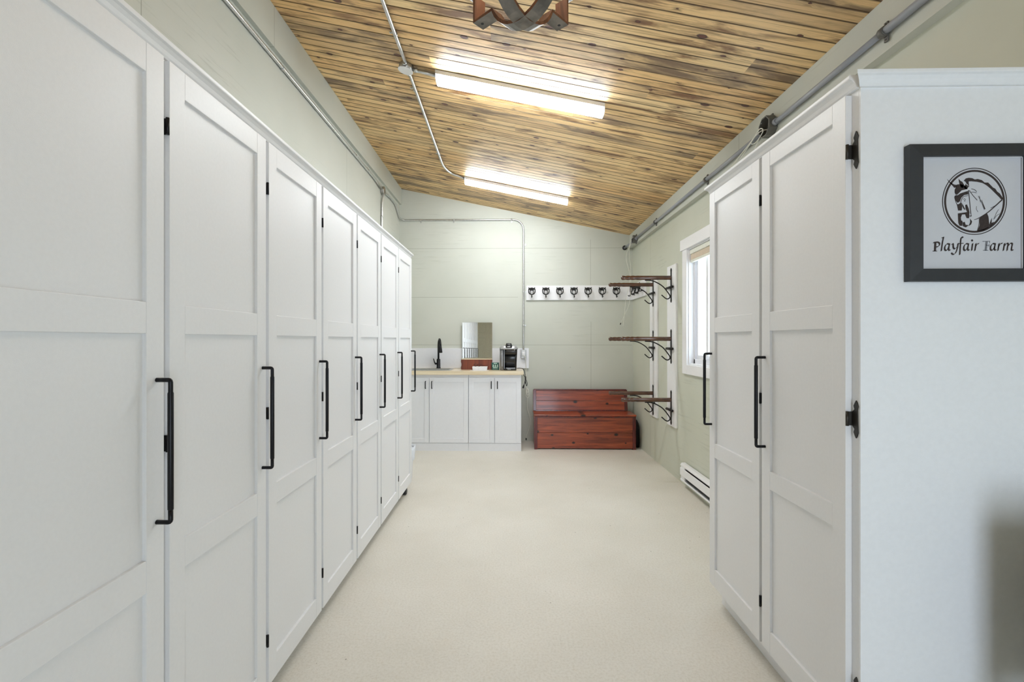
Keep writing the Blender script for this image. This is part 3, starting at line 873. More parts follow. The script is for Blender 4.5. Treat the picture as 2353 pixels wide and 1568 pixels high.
m.build('top_shell', 'silver', kf, label='silver shell over the brew head')
m = MB(); loft(m, [sec(-.042, .038, -.155, -.05, .02, .285), sec(-.042, .038, -.158, -.05, .02, .318), sec(-.034, .030, -.145, -.06, .018, .338)])
m.build('lid_handle', 'plastic_black', kf)
m = MB(); loft(m, [sec(-.112, -.060, -.10, .12, .022, .004), sec(-.115, -.060, -.11, .12, .022, .15), sec(-.116, -.060, -.115, .12, .022, .2615)])
m.build('water_tank', 'tank', kf)
m = MB(); m.box(-.0585, -.0545, -.118, -.112, .02, .26).box(-.088, -.082, -.122, -.117, .05, .25)
m.build('chrome_strip', 'silver', kf)
def text(name, s_, size, loc, mat, parent, rot=(PI/2, 0, 0)):
    cu = bpy.data.curves.new(name, 'FONT'); cu.body = s_; cu.size = size; cu.extrude = .0003; cu.align_x = 'CENTER'; cu.align_y = 'CENTER'
    o = bpy.data.objects.new(name, cu); C.objects.link(o); o.location = loc; o.rotation_euler = rot
    cu.materials.append(M[mat])
    me = bpy.data.meshes.new_from_object(o.evaluated_get(bpy.context.evaluated_depsgraph_get()))
    bpy.data.objects.remove(o); bpy.data.curves.remove(cu)
    o = bpy.data.objects.new(name, me); C.objects.link(o); o.location = loc; o.rotation_euler = rot
    if not me.materials: me.materials.append(M[mat])
    o.parent = parent; return o
bdg = MB().box(-.020, .022, -.1168, -.1152, .008, .020).build('badge', 'plastic_black', kf)
text('brand_lettering', 'KEURIG', .013, (.001, -.1172, .014), 'paper', kf)
MB().box(-.02, .016, -.1600, -.1585, .292, .300).build('handle_badge', 'paper', kf)

# outlet, cords
ol = thing('wall_outlet', 'metal boxed wall outlet with white plug above the right end of the worktop', 'outlet', (.174, YB-.021, 1.168))
MB().box(-.034, .034, -.034, 0, -.058, .058).build('metal_box', 'steelbox', ol, bevel=.004)
MB().box(-.017, .017, -.038, -.0342, -.036, .036).build('receptacle', 'white', ol, bevel=.002)
wc = thing('power_cord', 'white extension cord coiled and hanging from the metal outlet beside the worktop', 'cord', (.19, 6.33, .6))
q = wc.location
m = MB(); m.box(-.030, .000, 0-.010, .008, .555, .585)
m.v = [(x, y, z) for x, y, z in m.v]; m.build('plug', 'white', wc, bevel=.004)
path = smoothpath([(.178, 6.315, 1.155), (.196, 6.30, 1.12), (.206, 6.33, 1.0), (.205, 6.345, .86), (.200, 6.345, .76), (.214, 6.34, .69), (.222, 6.34, .61), (.221, 6.34, .50), (.226, 6.34, .44), (.250, 6.34, .36), (.262, 6.34, .27), (.245, 6.34, .18), (.215, 6.34, .09), (.208, 6.34, .05)], 6)
m = MB(); m.tube([Vector(p)-q for p in path], .0038, 8); m.build('cord', 'cordw', wc)
m = MB()
for k, (dx, dz, rx, rz) in enumerate(((0, 0, .019, .045), (.004, -.006, .015, .040), (.003, -.038, .020, .042), (-.003, .018, .013, .034))):
    m.tube([(.033+dx+rx*math.cos(a), -.005*k-.003, .07+dz+rz*math.sin(a)) for a in [j*PI/10 for j in range(21)]], .004, 8, caps=False)
m.build('coil', 'cordw', wc)
MB().box(.010, .026, 0, .02, -.573, -.545).build('connector', 'cordb', wc, bevel=.003)
bc = thing('power_cord', 'black power cord of the coffee maker, bundled and hanging off the worktop end', 'cord', (.17, 6.08, .9))
q = bc.location
path = smoothpath([(.085, 6.15, .992), (.12, 6.12, .995), (.150, 6.08, .992), (.172, 6.06, .975), (.182, 6.05, .93), (.190, 6.05, .885), (.190, 6.05, .85), (.196, 6.05, .80), (.206, 6.05, .775), (.212, 6.05, .80), (.204, 6.05, .84), (.188, 6.05, .85), (.180, 6.05, .81), (.168, 6.05, .775)], 6)
m = MB(); m.tube([Vector(p)-q for p in path], .0042, 8)
m.tube([Vector(p)-q for p in smoothpath([(.163, 6.06, .925), (.176, 6.05, .90), (.190, 6.045, .87), (.186, 6.045, .83), (.194, 6.045, .80), (.19, 6.045, .84)], 5)], .0042, 8)
m.build('cord', 'cordb', bc)
MB().tube([Vector(p)-q for p in ((.172, 6.05, .790), (.166, 6.05, .770), (.160, 6.05, .745))], [.006, .010, .011], 10).build('plug', 'cordb', bc)
MB().tube([Vector(p)-q for p in ((.190, 6.05, .895), (.191, 6.05, .845))], .0095, 10).build('cable_tie', 'cordb', bc)

# white bin liner bulging just past the end of the cabinet row
bb = thing('waste_bin', 'white plastic lined waste bin behind the far end of the left cabinet row', 'bin', (-1.078, 4.62, 0))
MB().lathe([(.105, 0), (.12, .02), (.135, .30), (.13, .305)], (0, 0, 0), (0, 0, 1), 28).build('bin', 'laminate', bb)
m = MB(); pr = []
vv = []; nn = 28
for (r, z_) in ((.134, .31), (.145, .33), (.150, .29), (.147, .22), (.140, .20)):
    for k in range(nn):
        a = 2*PI*k/nn; rr = r+.006*math.sin(5*a+z_*40)+.004*math.sin(11*a); vv.append((rr*math.cos(a), rr*math.sin(a), z_+.008*math.sin(7*a)))
m.add(vv, [(i*nn+k, i*nn+(k+1) % nn, (i+1)*nn+(k+1) % nn, (i+1)*nn+k) for i in range(4) for k in range(nn)], True)
m.build('liner', 'plasticbag', bb)
cf = MB().lathe([(.02, -.045), (.027, -.040), (.030, -.02), (.030, .0), (.026, .010)], (-.920, 4.17, .0305), (1, 0, 0), 20).build('rubber_wheel', 'cordb')
tag(cf, 'black rubber wheel peeking out under the farthest left wardrobe', 'wheel')

# ------------------------------------------------------------------ storage bench
bn = thing('storage_bench', 'glossy red stained cedar storage bench against the back wall', 'bench', (.92, 6.1, 0))
bx0, bx1 = -.625, .628
yfr = 5.922-6.1; ybk = 6.375-6.1
m = MB()
m.box(bx0+.035, bx1-.035, yfr+.008, yfr+.028, .012, .205)
m.box(bx0+.035, bx1-.035, yfr+.0085, yfr+.028, .208, .405)
m.build('front_panel', 'cherry', bn, bevel=.002)
m = MB(); m.box(bx0+.008, bx0+.028, yfr+.04, ybk-.02, .012, .40); m.build('side_panel', 'cherry', bn)
m = MB(); m.box(bx1-.028, bx1-.008, yfr+.04, ybk-.02, .012, .40); m.build('side_panel', 'cherry', bn)
for xx in (bx0, bx1-.040):
    MB().box(xx, xx+.040, yfr, yfr+.038, 0, .412).build('corner_post', 'cherrydark', bn, bevel=.003)
MB().box(bx0+.038, bx1-.038, yfr-.004, yfr+.02, .3965, .4115).build('front_rail', 'cherrydark', bn, bevel=.003)
MB().box(bx0-.004, bx1+.004, yfr-.012, yfr+.31, .4125, .432).build('seat_lid', 'cherry', bn, bevel=.005, seg=3)
rot = Matrix.Rotation(math.radians(-8), 3, 'X')
yb0 = 6.245-6.1
m = MB()
for k in range(2):
    m.obox(Vector((-.012, yb0, .430))+rot @ Vector((0, 0, .068+.133*k)), 1.15, .018, .131, rot)
m.build('backrest', 'cherry', bn, bevel=.002)
MB().obox(Vector((-.012, yb0, .430))+rot @ Vector((0, 0, .275)), 1.21, .034, .018, rot).build('top_rail', 'cherrydark', bn, bevel=.004)
MB().obox(Vector((-.012, yb0-.004, .430))+rot @ Vector((0, 0, .006)), 1.17, .024, .02, rot).build('bottom_rail', 'cherrydark', bn, bevel=.004)
for xx in (bx0+.022, 1.208/2-.022):
    m = MB(); sgn = [(-.022, -.43+.0), (.06, -.43)]
    m.obox(Vector((xx, yb0+.008, .432))+rot @ Vector((0, 0, .137)), .040, .05, .272, rot); m.build('back_post', 'cherrydark', bn, bevel=.003)
m = MB(); m.box(bx0+.03, bx1-.05, yb0+.05, yb0+.07, .012, .412); m.build('rear_panel', 'cherrydark', bn)
bg_ = thing('storage_bag', 'black bag tucked between the red bench and the right wall', 'bag', (1.590, 6.18, 0))
m = MB(); loft(m, [sec(-.028, .030, -.13, .13, .012, 0), sec(-.032, .034, -.14, .14, .015, .06), sec(-.030, .034, -.135, .13, .015, .22), sec(-.018, .030, -.11, .11, .01, .30), sec(0, .025, -.06, .08, .008, .335)])
m.build('bag_body', 'bag', bg_)
MB().tube([(.01, -.05, .325), (.01, -.02, .36), (.01, .03, .36), (.01, .06, .325)], .005, 8).build('carry_loop', 'bag', bg_)

# ------------------------------------------------------------------ hook boards and bridle hooks
hb = box('hook_board', 'white', .212, XR-.0215, YB-.020, YB-.0005, 1.888, 2.082, bevel=.002)
tag(hb, 'long white hook board high on the back wall', 'board')
hb2 = box('hook_board', 'white', XR-.020, XR-.0005, 5.735, YB-.0005, 1.888, 2.088, bevel=.002)
tag(hb2, 'short white hook board on the right wall, meeting the corner', 'board')
def bridle_hook(loc, label, rotz=0):
    r = thing('bridle_hook', label, 'hook', loc, 'black iron bridle hooks on the white boards')
    r.rotation_euler = (0, 0, rotz)
    # local: board face at y=0, hook sticks out towards -y; z=0 at ring centre
    m = MB(); m.box(-.022, .022, -.004, 0, .022, .056); m.build('back_plate', 'iron', r, bevel=.002)
    m = MB(); R = .043
    pts = [(-.040, -.052, .060), (-.037, -.052, .046), (-.043, -.052, .028)] + [(-R*math.cos(a), -.052, .005-.040*math.sin(a)) for a in [PI*k/12*.96+.06 for k in range(0, 13)]] + [(.043, -.052, .028), (.037, -.052, .046), (.040, -.052, .060)]
    m.tube(pts, .0062, 8)
    m.tube([(.036*math.cos(a), -.050, .030+.022*math.sin(a)) for a in [PI*k/10 for k in range(11)]], .0066, 8)
    m.build('crescent', 'iron', r)
    m = MB()
    for sx_ in (-1, 1): m.tube([(sx_*.018, -.002, .020), (sx_*.026, -.025, .036), (sx_*.030, -.050, .044)], .005, 8)
    m.tube([(-.018, -.004, .030), (-.022, -.03, .030), (-.022, -.046, -.02), (0, -.050, -.034)], .0045, 8)
    m.tube([(.018, -.004, .030), (.022, -.03, .030), (.022, -.046, -.02), (0, -.050, -.034)], .0045, 8)
    m.build('bracket_arm', 'iron', r)
    m = MB(); m.tube([(0, -.004, -.030), (0, -.030, -.040), (0, -.052, -.040), (0, -.066, -.062), (0, -.078, -.072), (0, -.092, -.060)], [.006, .006, .007, .0065, .006, .007], 8)
    m.tube([(0, -.058, -.035), (0, -.060, -.060), (0, -.060, -.078)], [.007, .0065, .0055], 8)
    m.build('lower_hook', 'iron', r)
    return r
names = ['first', 'second', 'third', 'fourth', 'fifth', 'sixth', 'seventh']
h0 = None
for k in range(7):
    x = .283+k*.1858
    lab = 'black iron bridle hook, %s from the left on the back wall board' % names[k]
    if h0 is None: h0 = bridle_hook((x, YB-.0205, 1.993), lab)
    else: copy_tree(h0, (x, YB-.0205, 1.993), lab)
for k, y in enumerate((6.20, 6.02, 5.84)):
    c = copy_tree(h0, (XR-.0205, y, 1.993), 'black iron bridle hook on the short right wall board, ' + ('nearest the corner', 'middle one', 'farthest from the corner')[k])
    c.rotation_euler = (0, 0, -PI/2)

# ------------------------------------------------------------------ saddle racks on white boards
rb = []
for nm, ya, yb, za, zb in (('near', 4.690, 4.945, .494, 2.104), ('far', 5.290, 5.555, .494, 2.060), ('by cabinet', 2.555, 2.79, .494, 2.104)):
    o = box('mounting_board', 'white', XR-.020, XR-.0005, ya, yb, za, zb, bevel=.002)
    tag(o, {'near': 'tall white mounting board for saddle racks, next to the window', 'far': 'tall white mounting board for saddle racks, nearer the back corner',
            'by cabinet': 'tall white mounting board for saddle racks hidden behind the right wardrobe'}[nm], 'board')
def saddle_rack(loc, label):
    r = thing('saddle_rack', label, 'saddle rack', loc, 'wooden saddle racks on the right wall')
    # local: board face at x=0, arm runs towards -x
    pr = [(.019, 0), (.0215, .01), (.0215, .30), (.0225, .33), (.0200, .352), (.0225, .372), (.0225, .385), (.0195, .402), (.0222, .420), (.0222, .430), (.0185, .452), (.0215, .468), (.0225, .478), (.019, .488), (.010, .494), (.001, .496)]
    MB().lathe(pr, (-.006, 0, 0), (-1, 0, 0), 20).build('arm', 'arm', r)
    m = MB()
    def yz(poly_, t0, t1): m.prism(poly_, lambda u, v, d: (d, u, v), -t1, -t0)
    yz([(-.011, -.215), (.011, -.215), (.011, .062), (-.011, .062)], 0, .006)
    for s_, zc in ((1, .062), (-1, -.215)):
        yz([(-.011, zc), (-.017, zc+s_*.012), (-.012, zc+s_*.022), (0, zc+s_*.034), (.012, zc+s_*.022), (.017, zc+s_*.012), (.011, zc)], 0, .006)
    m.build('wall_bar', 'iron', r)
    MB().tube([(-.0185, -.092, -.098), (-.0185, -.088, -.098), (-.0185, .088, -.098), (-.0185, .092, -.098)], [.008, .0125, .0125, .008], 12).build('cross_bar', 'iron', r)
    pts = smoothpath([(-.262, 0, -.024), (-.20, 0, -.028), (-.150, 0, -.045), (-.083, 0, -.088), (-.034, 0, -.148), (-.014, 0, -.180), (-.020, 0, -.204), (-.050, 0, -.210), (-.097, 0, -.172)], 5)
    MB().tube(pts, .0058, 10).build('brace_hook', 'iron', r)
    return r
rk = None
lv = {1.980: 'top', 1.368: 'middle', .757: 'bottom'}
for yy, where in ((4.815, 'on the board next to the window'), (5.42, 'on the board near the back corner'), (2.672, 'peeking out behind the right wardrobe')):
    for zz, l in lv.items():
        lab = '%s wooden saddle rack with iron bracket %s' % (l, where)
        if rk is None: rk = saddle_rack((XR-.0205, yy, zz), lab)
        else: copy_tree(rk, (XR-.0205, yy, zz), lab)

# ------------------------------------------------------------------ baseboard heater
bh = thing('baseboard_heater', 'white electric baseboard heater low on the right wall under the window', 'heater', (XR, 3.85, 0))
ya, yb = 3.2-3.85, 4.46-3.85
P = lambda l: l
def px_(poly_, y0_, y1_, nm, mt, bev=.0015):
    m = MB(); m.prism(poly_, lambda u, v, d: (u, d, v), y0_, y1_); return m.build(nm, mt, bh, bevel=bev)
px_([(-.002, .06), (-.050, .06), (-.054, .070), (-.048, .078), (-.044, .196), (-.052, .205), (-.050, .214), (-.002, .214)][:0] or [(-.001, .058), (-.012, .058), (-.012, .208), (-.001, .208)], ya, yb, 'back_plate', 'white')
px_([(-.012, .200), (-.056, .196), (-.057, .205), (-.044, .222), (-.012, .222)], ya, yb, 'top_cover', 'white')
px_([(-.054, .108), (-.060, .114), (-.060, .176), (-.054, .181), (-.049, .176), (-.049, .112)], ya, yb, 'front_panel', 'white')
px_([(-.012, .058), (-.054, .058), (-.058, .066), (-.056, .078), (-.050, .078), (-.048, .068), (-.012, .068)], ya, yb, 'bottom_lip', 'white')
px_([(-.0125, .080), (-.040, .080), (-.040, .190), (-.0125, .190)], ya+.10, yb-.10, 'heating_fins', 'dark')
for a_0 in (ya, yb-.10):
    m = MB(); m.box(-.0525, -.0125, a_0+.002, a_0+.098, .069, .1955); m.build('end_cap', 'white', bh, bevel=.002)

# ------------------------------------------------------------------ ceiling strip lights
tilt = math.atan(-.209)
def strip_light(yn, label):
    """yn: y of the edge nearer the camera"""
    x0, x1 = -.520, .648
    r = thing('strip_light', label, 'ceiling light', (0, yn+.06, cz(0, yn+.06)), 'strip lights on the pine ceiling')
    def fn(x, dy, dz):   # along the slope
        return (x, dy-.06, -.209*x - dz)
    m = MB(); W_ = .120
    hs_ = [(0, .0015), (W_, .0015), (W_, .030), (0, .030)]
    v = [fn(x, a, b) for x in (x0, x1) for a, b in hs_]
    m.add(v, [(0,1,2,3), (7,6,5,4), (0,4,5,1), (1,5,6,2), (2,6,7,3), (3,7,4,0)]); m.build('housing', 'white', r, bevel=.002)
    pr_ = [(.003, .0305), (.003, .044), (.007, .055), (.018, .064), (.040, .069), (.080, .069), (.102, .064), (.113, .055), (.117, .044), (.117, .0305)]
    m = MB(); n = len(pr_)
    v = [fn(x, a, b) for x in (x0+.004, x1-.004) for a, b in pr_]
    m.add(v, [(i, (i+1) % n, n+(i+1) % n, n+i) for i in range(n)]+[tuple(range(n)), tuple(range(2*n-1, n-1, -1))], True)
    m.build('diffuser', 'lamp', r)
    m = MB(); n = len(pr_)
    for xa, xb in ((x0, x0+.0035), (x1-.0035, x1)):
        v = [fn(x, a, b) for x in (xa, xb) for a, b in pr_]
        m.add(v, [(i, (i+1) % n, n+(i+1) % n, n+i) for i in range(n)]+[tuple(range(n)), tuple(range(2*n-1, n-1, -1))])
    m.build('end_cap', 'white', r)
    return r
SL = strip_light(3.285, 'bright white strip light on the ceiling, nearer of the two')
copy_tree(SL, (0, 5.43, cz(0, 5.43)), 'bright white strip light on the ceiling, farther one near the back wall')

# ------------------------------------------------------------------ steel conduits
def clamp(par, c, along, out, r=.012):
    m = MB()
    """one-hole strap round a conduit"""
    c = Vector(c); al = Vector(along).normalized(); ou = Vector(out).normalized(); sd = al.cross(ou)
    m.tube([c-al*.009, c+al*.009], r+.0025, 12)
    for k in (1,): m.obox(c+sd*(r+.012)-ou*r*.85, .016, .022, .003, Matrix((al, sd, ou)).transposed())
    m.lathe([(.004, 0), (.003, .004)], c+sd*(r+.015)-ou*r*.7, ou, 8)
    return m.build('clamp', 'galv', par)
RC = .0115
cd = thing('ceiling_conduit', 'steel conduit run along the pine ceiling linking the two strip lights', 'conduit', (-.70, 3.28, 3.2))
q = cd.location
def CP(x, y, d=RC+.002): return Vector((x, y, cz(x, y)-d))-q
jx, jy = -.722, 3.305
m = MB()
m.tube([CP(-.715, -1.6), CP(-.715, 1.0), CP(-.718, jy-.055, RC+.004), CP(jx, jy-.03, .022)], RC, 12)
m.tube([CP(jx, jy+.03, .022), CP(-.718, jy+.07, RC+.003), CP(-.728, 4.98)] + [CP(-.728+.13*(1-math.cos(a)), 5.06+.30*math.sin(a)) for a in [PI/2*k/8 for k in range(9)]] + [CP(-.57, 5.375), CP(-.52, 5.40, .02)], RC, 12)
m.tube([CP(jx+.03, jy+.005, .022), CP(-.60, jy+.02, .018), CP(-.521, jy+.03, .018)], RC, 12)
m.build('pipe', 'galv', cd)
for y in (2.0, 2.955, 3.60, 4.83): clamp(cd, CP(-.717 if y < 3.3 else -.724, y), (0, 1, 0), (0, 0, -1))
rotc = Matrix.Rotation(-tilt, 3, 'Y')
nrm = Vector((-.209, -.012, -1)).normalized()
jb = MB().lathe([(.048, 0), (.050, .004), (.050, .036), (.047, .038)], CP(jx, jy, .0015), nrm, 24); jb.build('junction_box', 'steelbox', cd)
MB().lathe([(.052, 0), (.053, .002), (.050, .004)], CP(jx, jy, .0015)+nrm*.038, nrm, 24).build('box_cover', 'white', cd, label='round off-white cover plate')
for a, b in (((0, -1), .05), ((0, 1), .05), ((1, 0.1), .05)):
    c = CP(jx+a[0]*.062, jy+a[1]*.062, .022); m = MB(); m.tube([c-Vector((a[0], a[1], 0))*.012, c+Vector((a[0], a[1], 0))*.012], .0165, 8)
    m.build('connector', 'galv', cd)

wl = thing('wall_conduit', 'steel conduit along the left wall ledge and down the back wall to the outlet', 'conduit', (XL, 5.4, 3.1))
q = wl.location
xw = XL+RC+.002
V_ = lambda x, y, z: Vector((x, y, z))-q
m = MB()
m.tube([V_(xw, YR+.01, 3.130), V_(xw, 3.0, 3.128), V_(xw, 5.10, 3.118), V_(xw+.002, 5.25, 3.108), V_(xw+.008, 5.42, 3.085)], RC, 12)
pts = [(xw+.006, 5.56, 3.085), (xw+.002, 5.70, 3.098), (xw, 5.90, 3.110), (xw, 6.05, 3.105), (xw, 6.16, 3.075), (xw, 6.25, 3.03), (xw+.004, 6.31, 2.995), (xw+.02, 6.36, 2.975), (xw+.05, YB-RC-.004, 2.966), (xw+.10, YB-RC-.002, 2.965)]
pts = smoothpath(pts, 5) + [Vector((.04, YB-RC-.002, 2.965))] + [Vector((.04+.135*math.sin(a), YB-RC-.002, 2.965-.135*(1-math.cos(a)))) for a in [PI/2*k/10 for k in range(1, 11)]] + [Vector((.175, YB-RC-.002, 1.30)), Vector((.174, YB-.034, 1.2265))]
m.tube([p-q for p in pts], RC, 12)
m.tube([V_(xw+.008, 5.49, 3.05), V_(xw+.008, 5.49, 3.02), V_(xw, 5.475, 2.93), V_(xw, 5.47, 2.85), V_(xw, 5.47, 1.25)], RC, 12)
m.build('pipe', 'galv', wl)
for y in (1.6, 3.07, 4.55, 4.95, 5.80): clamp(wl, V_(xw, y, 3.126 if y < 5 else 3.104), (0, -1, 0), (1, 0, 0))
clamp(wl, V_(xw, 5.47, 2.78), (0, 0, 1), (1, 0, 0))
for x in (-1.205, -.76, .015): clamp(wl, V_(x, YB-RC-.002, 2.965), (1, 0, 0), (0, -1, 0))
for z_ in (2.63, 2.0, 1.55): clamp(wl, V_(.175, YB-RC-.002, z_), (0, 0, 1), (0, -1, 0))
MB().lathe([(.046, 0), (.050, .003), (.050, .036), (.046, .040), (.02, .041)], V_(XL+.0005, 5.49, 3.085), (1, 0, 0), 8, smooth=False).build('junction_box', 'steelbox', wl)

# ------------------------------------------------------------------ grey plastic conduit on the right beam
XP = XR-.045
pc = thing('plastic_conduit', 'thick grey plastic conduit clamped along the ledge of the right wall', 'conduit', (XP, 3.0, 2.65))
q = pc.location
RP = .0150
xp = XP-RP-.004
V_ = lambda x, y, z: Vector((x, y, z))-q
m = MB()
m.tube([V_(xp, YR+.01, 2.652), V_(xp, 2.04, 2.652)], RP+.0014, 14)
m.tube([V_(xp, 2.04, 2.652), V_(xp, 2.865, 2.645)], RP-.001, 14)
m.tube([V_(xp, 2.99, 2.645), V_(xp, 3.86, 2.642)], RP-.001, 14)
m.tube([V_(xp, 3.86, 2.642), V_(xp, 5.98, 2.627)], RP-.001, 14)
m.tube([V_(xp-.012, 6.08, 2.606), V_(xp-.030, 6.22, 2.594), V_(xp-.045, YB-.001, 2.580)], RP-.001, 14)
m.build('pipe', 'pvc', pc)
for y, z_ in ((.8, 2.652), (2.04, 2.652), (3.86, 2.642), (5.20, 2.633)):
    m = MB(); c = V_(xp, y, z_); m.tube([c-Vector((0, .016, 0)), c+Vector((0, .016, 0))], RP+.0042, 14)
    m.tube([c-Vector((0, .011, 0)), c+Vector((0, .011, 0))], RP+.006, 14)
    for s_ in (1, -1):
        m.obox(c+Vector((.012, 0, s_*.030)), .006, .020, .022, Matrix.Identity(3)); m.lathe([(.004, 0), (.003, .005)], c+Vector((.009, 0, s_*.032)), (-1, 0, 0), 8)
    m.build('clamp', 'pvcdark', pc)
def pvc_box(c, r, label):
    o = MB(); n = 8
    ro = [(r*math.cos(2*PI*k/n+PI/8), r*math.sin(2*PI*k/n+PI/8)) for k in range(n)]
    ri = [(a*.88, b*.88) for a, b in ro]
    d0, d1 = 0, -.052
    V8 = [(d0, a, b) for a, b in ro]+[(d1, a, b) for a, b in ro]+[(d1, a, b) for a, b in ri]+[(-.006, a, b) for a, b in ri]
    F8 = []
    for k in range(n):
        j = (k+1) % n
        F8 += [(k, j, n+j, n+k), (n+k, n+j, 2*n+j, 2*n+k), (2*n+k, 2*n+j, 3*n+j, 3*n+k)]
    F8 += [tuple(range(n)), tuple(range(4*n-1, 3*n-1, -1))]
    o.add([Vector(v_)+c for v_ in V8], F8)
    for (a, b) in ((0, r*1.02), (0, -r*1.02)):
        o.obox(c+Vector((-.004, a, b)), .008, .030, .022, Matrix.Identity(3))
    b_ = o.build('junction_box', 'pvcdark', pc, bevel=.0015, label=label)
    for s_ in (-1, 1): MB().tube([c+Vector((-RP-.004, s_*(r-.004), 0)), c+Vector((-RP-.004, s_*(r+.022), 0))], RP+.0035, 14).build('collar', 'pvc', b_)
    for a, b in ((.6, .6), (-.6, -.6)): MB().lathe([(.005, 0), (.004, .004)], c+Vector((-.046, a*r, b*r)), (-1, 0, 0), 8).build('screw', 'galv', b_)
pvc_box(V_(XP-.001, 2.925, 2.648), .064, 'open dark grey junction box above the right wardrobes')
pvc_box(V_(XP-.001, 6.03, 2.622), .050, 'open dark grey junction box near the back corner')
MB().lathe([(.030, 0), (.030, .012), (.012, .013)], V_(xp-.046, YB-.001, 2.584), (0, -1, 0), 16).build('wall_flange', 'cordb', pc)
# loose white cables
w1 = thing('cable', 'thin white cable looped out of the junction box above the right wardrobes', 'cable', (xp, 2.95, 2.62))
q = w1.location
m = MB()
cc = [(xp+.002, 2.925, 2.635), (xp-.035, 2.955, 2.635), (xp-.045, 3.03, 2.620), (xp-.03, 3.08, 2.61), (xp-.03, 3.02, 2.595), (xp-.04, 2.92, 2.62), (xp-.04, 2.96, 2.650), (xp-.03, 3.08, 2.625), (xp-.025, 3.35, 2.57), (xp-.022, 3.42, 2.52), (xp-.022, 3.36, 2.525), (xp-.028, 3.15, 2.60), (xp-.036, 2.99, 2.642)]
m.tube([Vector(p)-q for p in smoothpath(cc, 6)], .0030, 8)
m.tube([Vector(p)-q for p in smoothpath([(xp-.03, 2.99, 2.60), (xp-.02, 3.06, 2.56), (xp-.01, 3.08, 2.50), (xp+.0, 3.09, 2.46)], 6)], .0022, 8)
m.build('loop', 'cordw', w1)
w2 = thing('cable', 'thin white cable dangling from the corner junction box in front of the hook board', 'cable', (xp-.02, 6.0, 2.3))
q = w2.location
m = MB()
m.tube([Vector(p)-q for p in smoothpath([(xp-.010, 6.03, 2.67), (xp-.048, 6.03, 2.64), (xp-.055, 6.04, 2.56), (xp-.10, 6.05, 2.45), (xp-.105, 6.05, 2.36), (xp-.075, 6.05, 2.24), (xp-.06, 6.05, 2.14), (xp-.085, 6.05, 1.98), (xp-.115, 6.05, 1.85), (xp-.13, 6.05, 1.68), (xp-.15, 6.05, 1.52)], 6)], .0032, 8)
m.tube([Vector(p)-q for p in smoothpath([(xp-.012, 6.03, 2.66), (xp-.05, 6.035, 2.62), (xp-.062, 6.06, 2.55), (xp-.066, 6.07, 2.43), (xp-.050, 6.07, 2.30), (xp-.045, 6.07, 2.14), (xp-.045, 6.07, 1.96), (xp-.07, 6.07, 1.80), (xp-.13, 6.07, 1.66), (xp-.17, 6.07, 1.57)], 6)], .0032, 8)
m.build('strand', 'cordw', w2)
MB().tube([Vector((xp-.17, 6.07, 1.572))-q, Vector((xp-.178, 6.07, 1.550))-q], .006, 8).build('bare_end', 'cordb', w2)

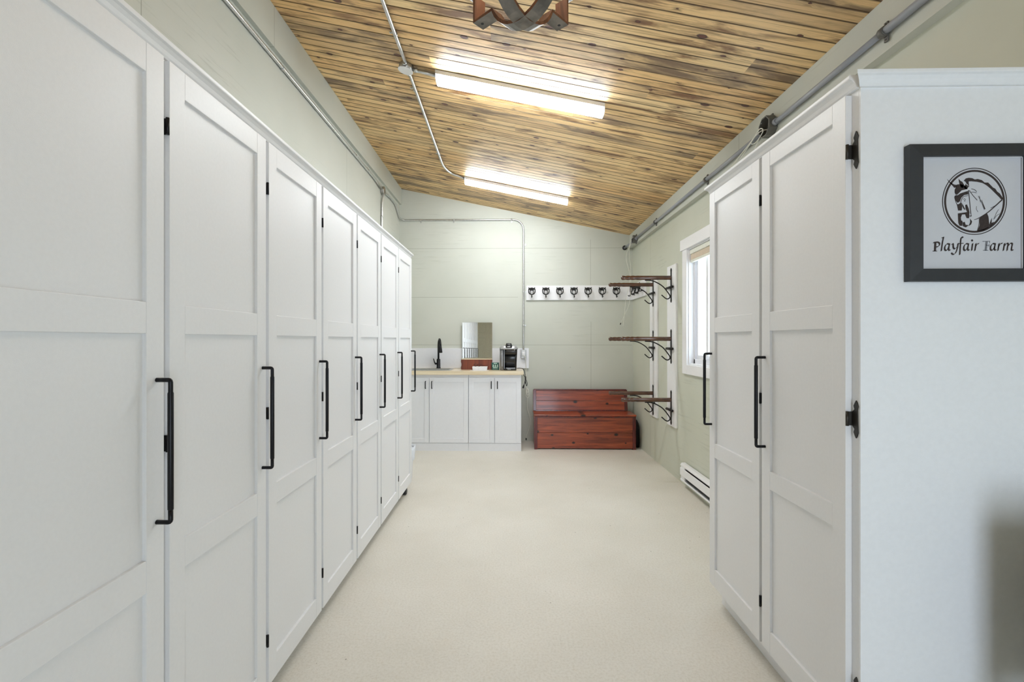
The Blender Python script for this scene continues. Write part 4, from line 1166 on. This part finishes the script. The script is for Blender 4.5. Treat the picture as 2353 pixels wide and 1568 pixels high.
# ------------------------------------------------------------------ quatrefoil lantern pendant
PC = Vector((.037, 1.31, 2.48))
pd = thing('pendant_lantern', 'open quatrefoil pendant lantern of aged metal and brown wood hanging from the ceiling', 'pendant light', PC)
s_ = .18; cw = .104; dp = .074
def quatre():
    """outline of one frame in (u, v), s_ half size with an arc lobe on each side"""
    R_ = (cw*cw+dp*dp)/(2*dp); ca = math.asin(min(1, cw/R_))
    side = [(-s_, -s_), (-cw, -s_)]
    for i in range(1, 12):
        a = -ca+2*ca*i/12
        side.append((R_*math.sin(a), -s_+(R_-dp)-R_*math.cos(a)))
    side.append((cw, -s_))
    out = []
    for k in range(4):
        c_, n_ = math.cos(k*PI/2), math.sin(k*PI/2)
        out += [(u*c_-v*n_, u*n_+v*c_) for u, v in side]
    return out
Q = quatre()
def ribbon(ang, width, thick, name, mats, lab=None):
    """band whose faces look in and out of the outline"""
    m = MB(); n = len(Q)
    dirv = Vector((math.cos(ang), math.sin(ang), 0)); sv = Vector((-math.sin(ang), math.cos(ang), 0))
    nor = []
    for i in range(n):
        a = Vector(Q[i-1]); b = Vector(Q[(i+1) % n]); t = (b-a).normalized(); nor.append(Vector((t.y, -t.x)))
    def P_(i, off, w_):
        p = Vector(Q[i])+nor[i]*off; return dirv*p.x+Vector((0, 0, p.y))+sv*w_
    v = []
    for i in range(n):
        v += [P_(i, 0, -width/2), P_(i, 0, width/2), P_(i, -thick, width/2), P_(i, -thick, -width/2)]
    f = []
    for i in range(n):
        a = 4*i; b = 4*((i+1) % n)
        for k in range(4): f.append((a+k, a+(k+1) % 4, b+(k+1) % 4, b+k))
    m.add(v, f)
    o = m.build(name, mats, pd)
    for p_ in o.data.polygons: p_.material_index = 0
    # outer face pewter, others wood coloured
    for p_ in o.data.polygons:
        c_ = p_.center; p2 = Vector((c_.dot(dirv), c_.z)); nn_ = Vector((p_.normal.dot(dirv), p_.normal.z))
        if abs(p_.normal.dot(sv)) < .3 and nn_.dot(p2) > 0: p_.material_index = 1
    return o
A1, A2 = math.radians(135+3), math.radians(45+3)
ribbon(A1, .042, .009, 'quatrefoil_frame', ['lantern', 'lanternmetal'])
ribbon(A2, .042, .0085, 'quatrefoil_frame', ['lantern', 'lanternmetal'])
for ang in (A1, A2):
    for sg in (-1, 1):
        for zz in (-s_,):
            m = MB(); p = Vector((math.cos(ang)*sg*(s_-.018), math.sin(ang)*sg*(s_-.018), zz-.0006)); m.lathe([(.0045, 0), (.0045, .0012)], p, (0, 0, 1), 10).build('rivet', 'dark', pd)
m = MB(); top = cz(PC.x, PC.y)-PC.z
m.tube([(0, 0, .232), (0, 0, top-.02)], .006, 10); m.build('stem', 'lanternmetal', pd)
MB().lathe([(.06, 0), (.06, .012), (.02, .03)], (0, 0, top-.004), (0, 0, -1), 24).build('canopy', 'lanternmetal', pd)
m = MB(); m.tube([(0, 0, .235), (0, 0, -.02)], .006, 10); m.lathe([(.02, 0), (.028, .01), (.02, .03)], (0, 0, -.03), (0, 0, 1), 16)
m.build('candle_cluster', 'lanternmetal', pd)
for k in range(3):
    a = k*2*PI/3+.4; c_ = Vector((.055*math.cos(a), .055*math.sin(a), 0))
    cs_ = MB(); cs_.tube([Vector((0, 0, -.015)), c_*.6+Vector((0, 0, -.028)), c_+Vector((0, 0, -.015)), c_+Vector((0, 0, .01))], .004, 8)
    cs_.lathe([(.011, 0), (.011, .05)], c_+Vector((0, 0, .01)), (0, 0, 1), 12)
    cn = cs_.build('candle_sleeve', 'lanternmetal', pd)
    MB().lathe([(.006, 0), (.015, .018), (.016, .03), (.010, .05), (.002, .066)], c_+Vector((0, 0, .061)), (0, 0, 1), 14).build('bulb', 'bulb', cn)
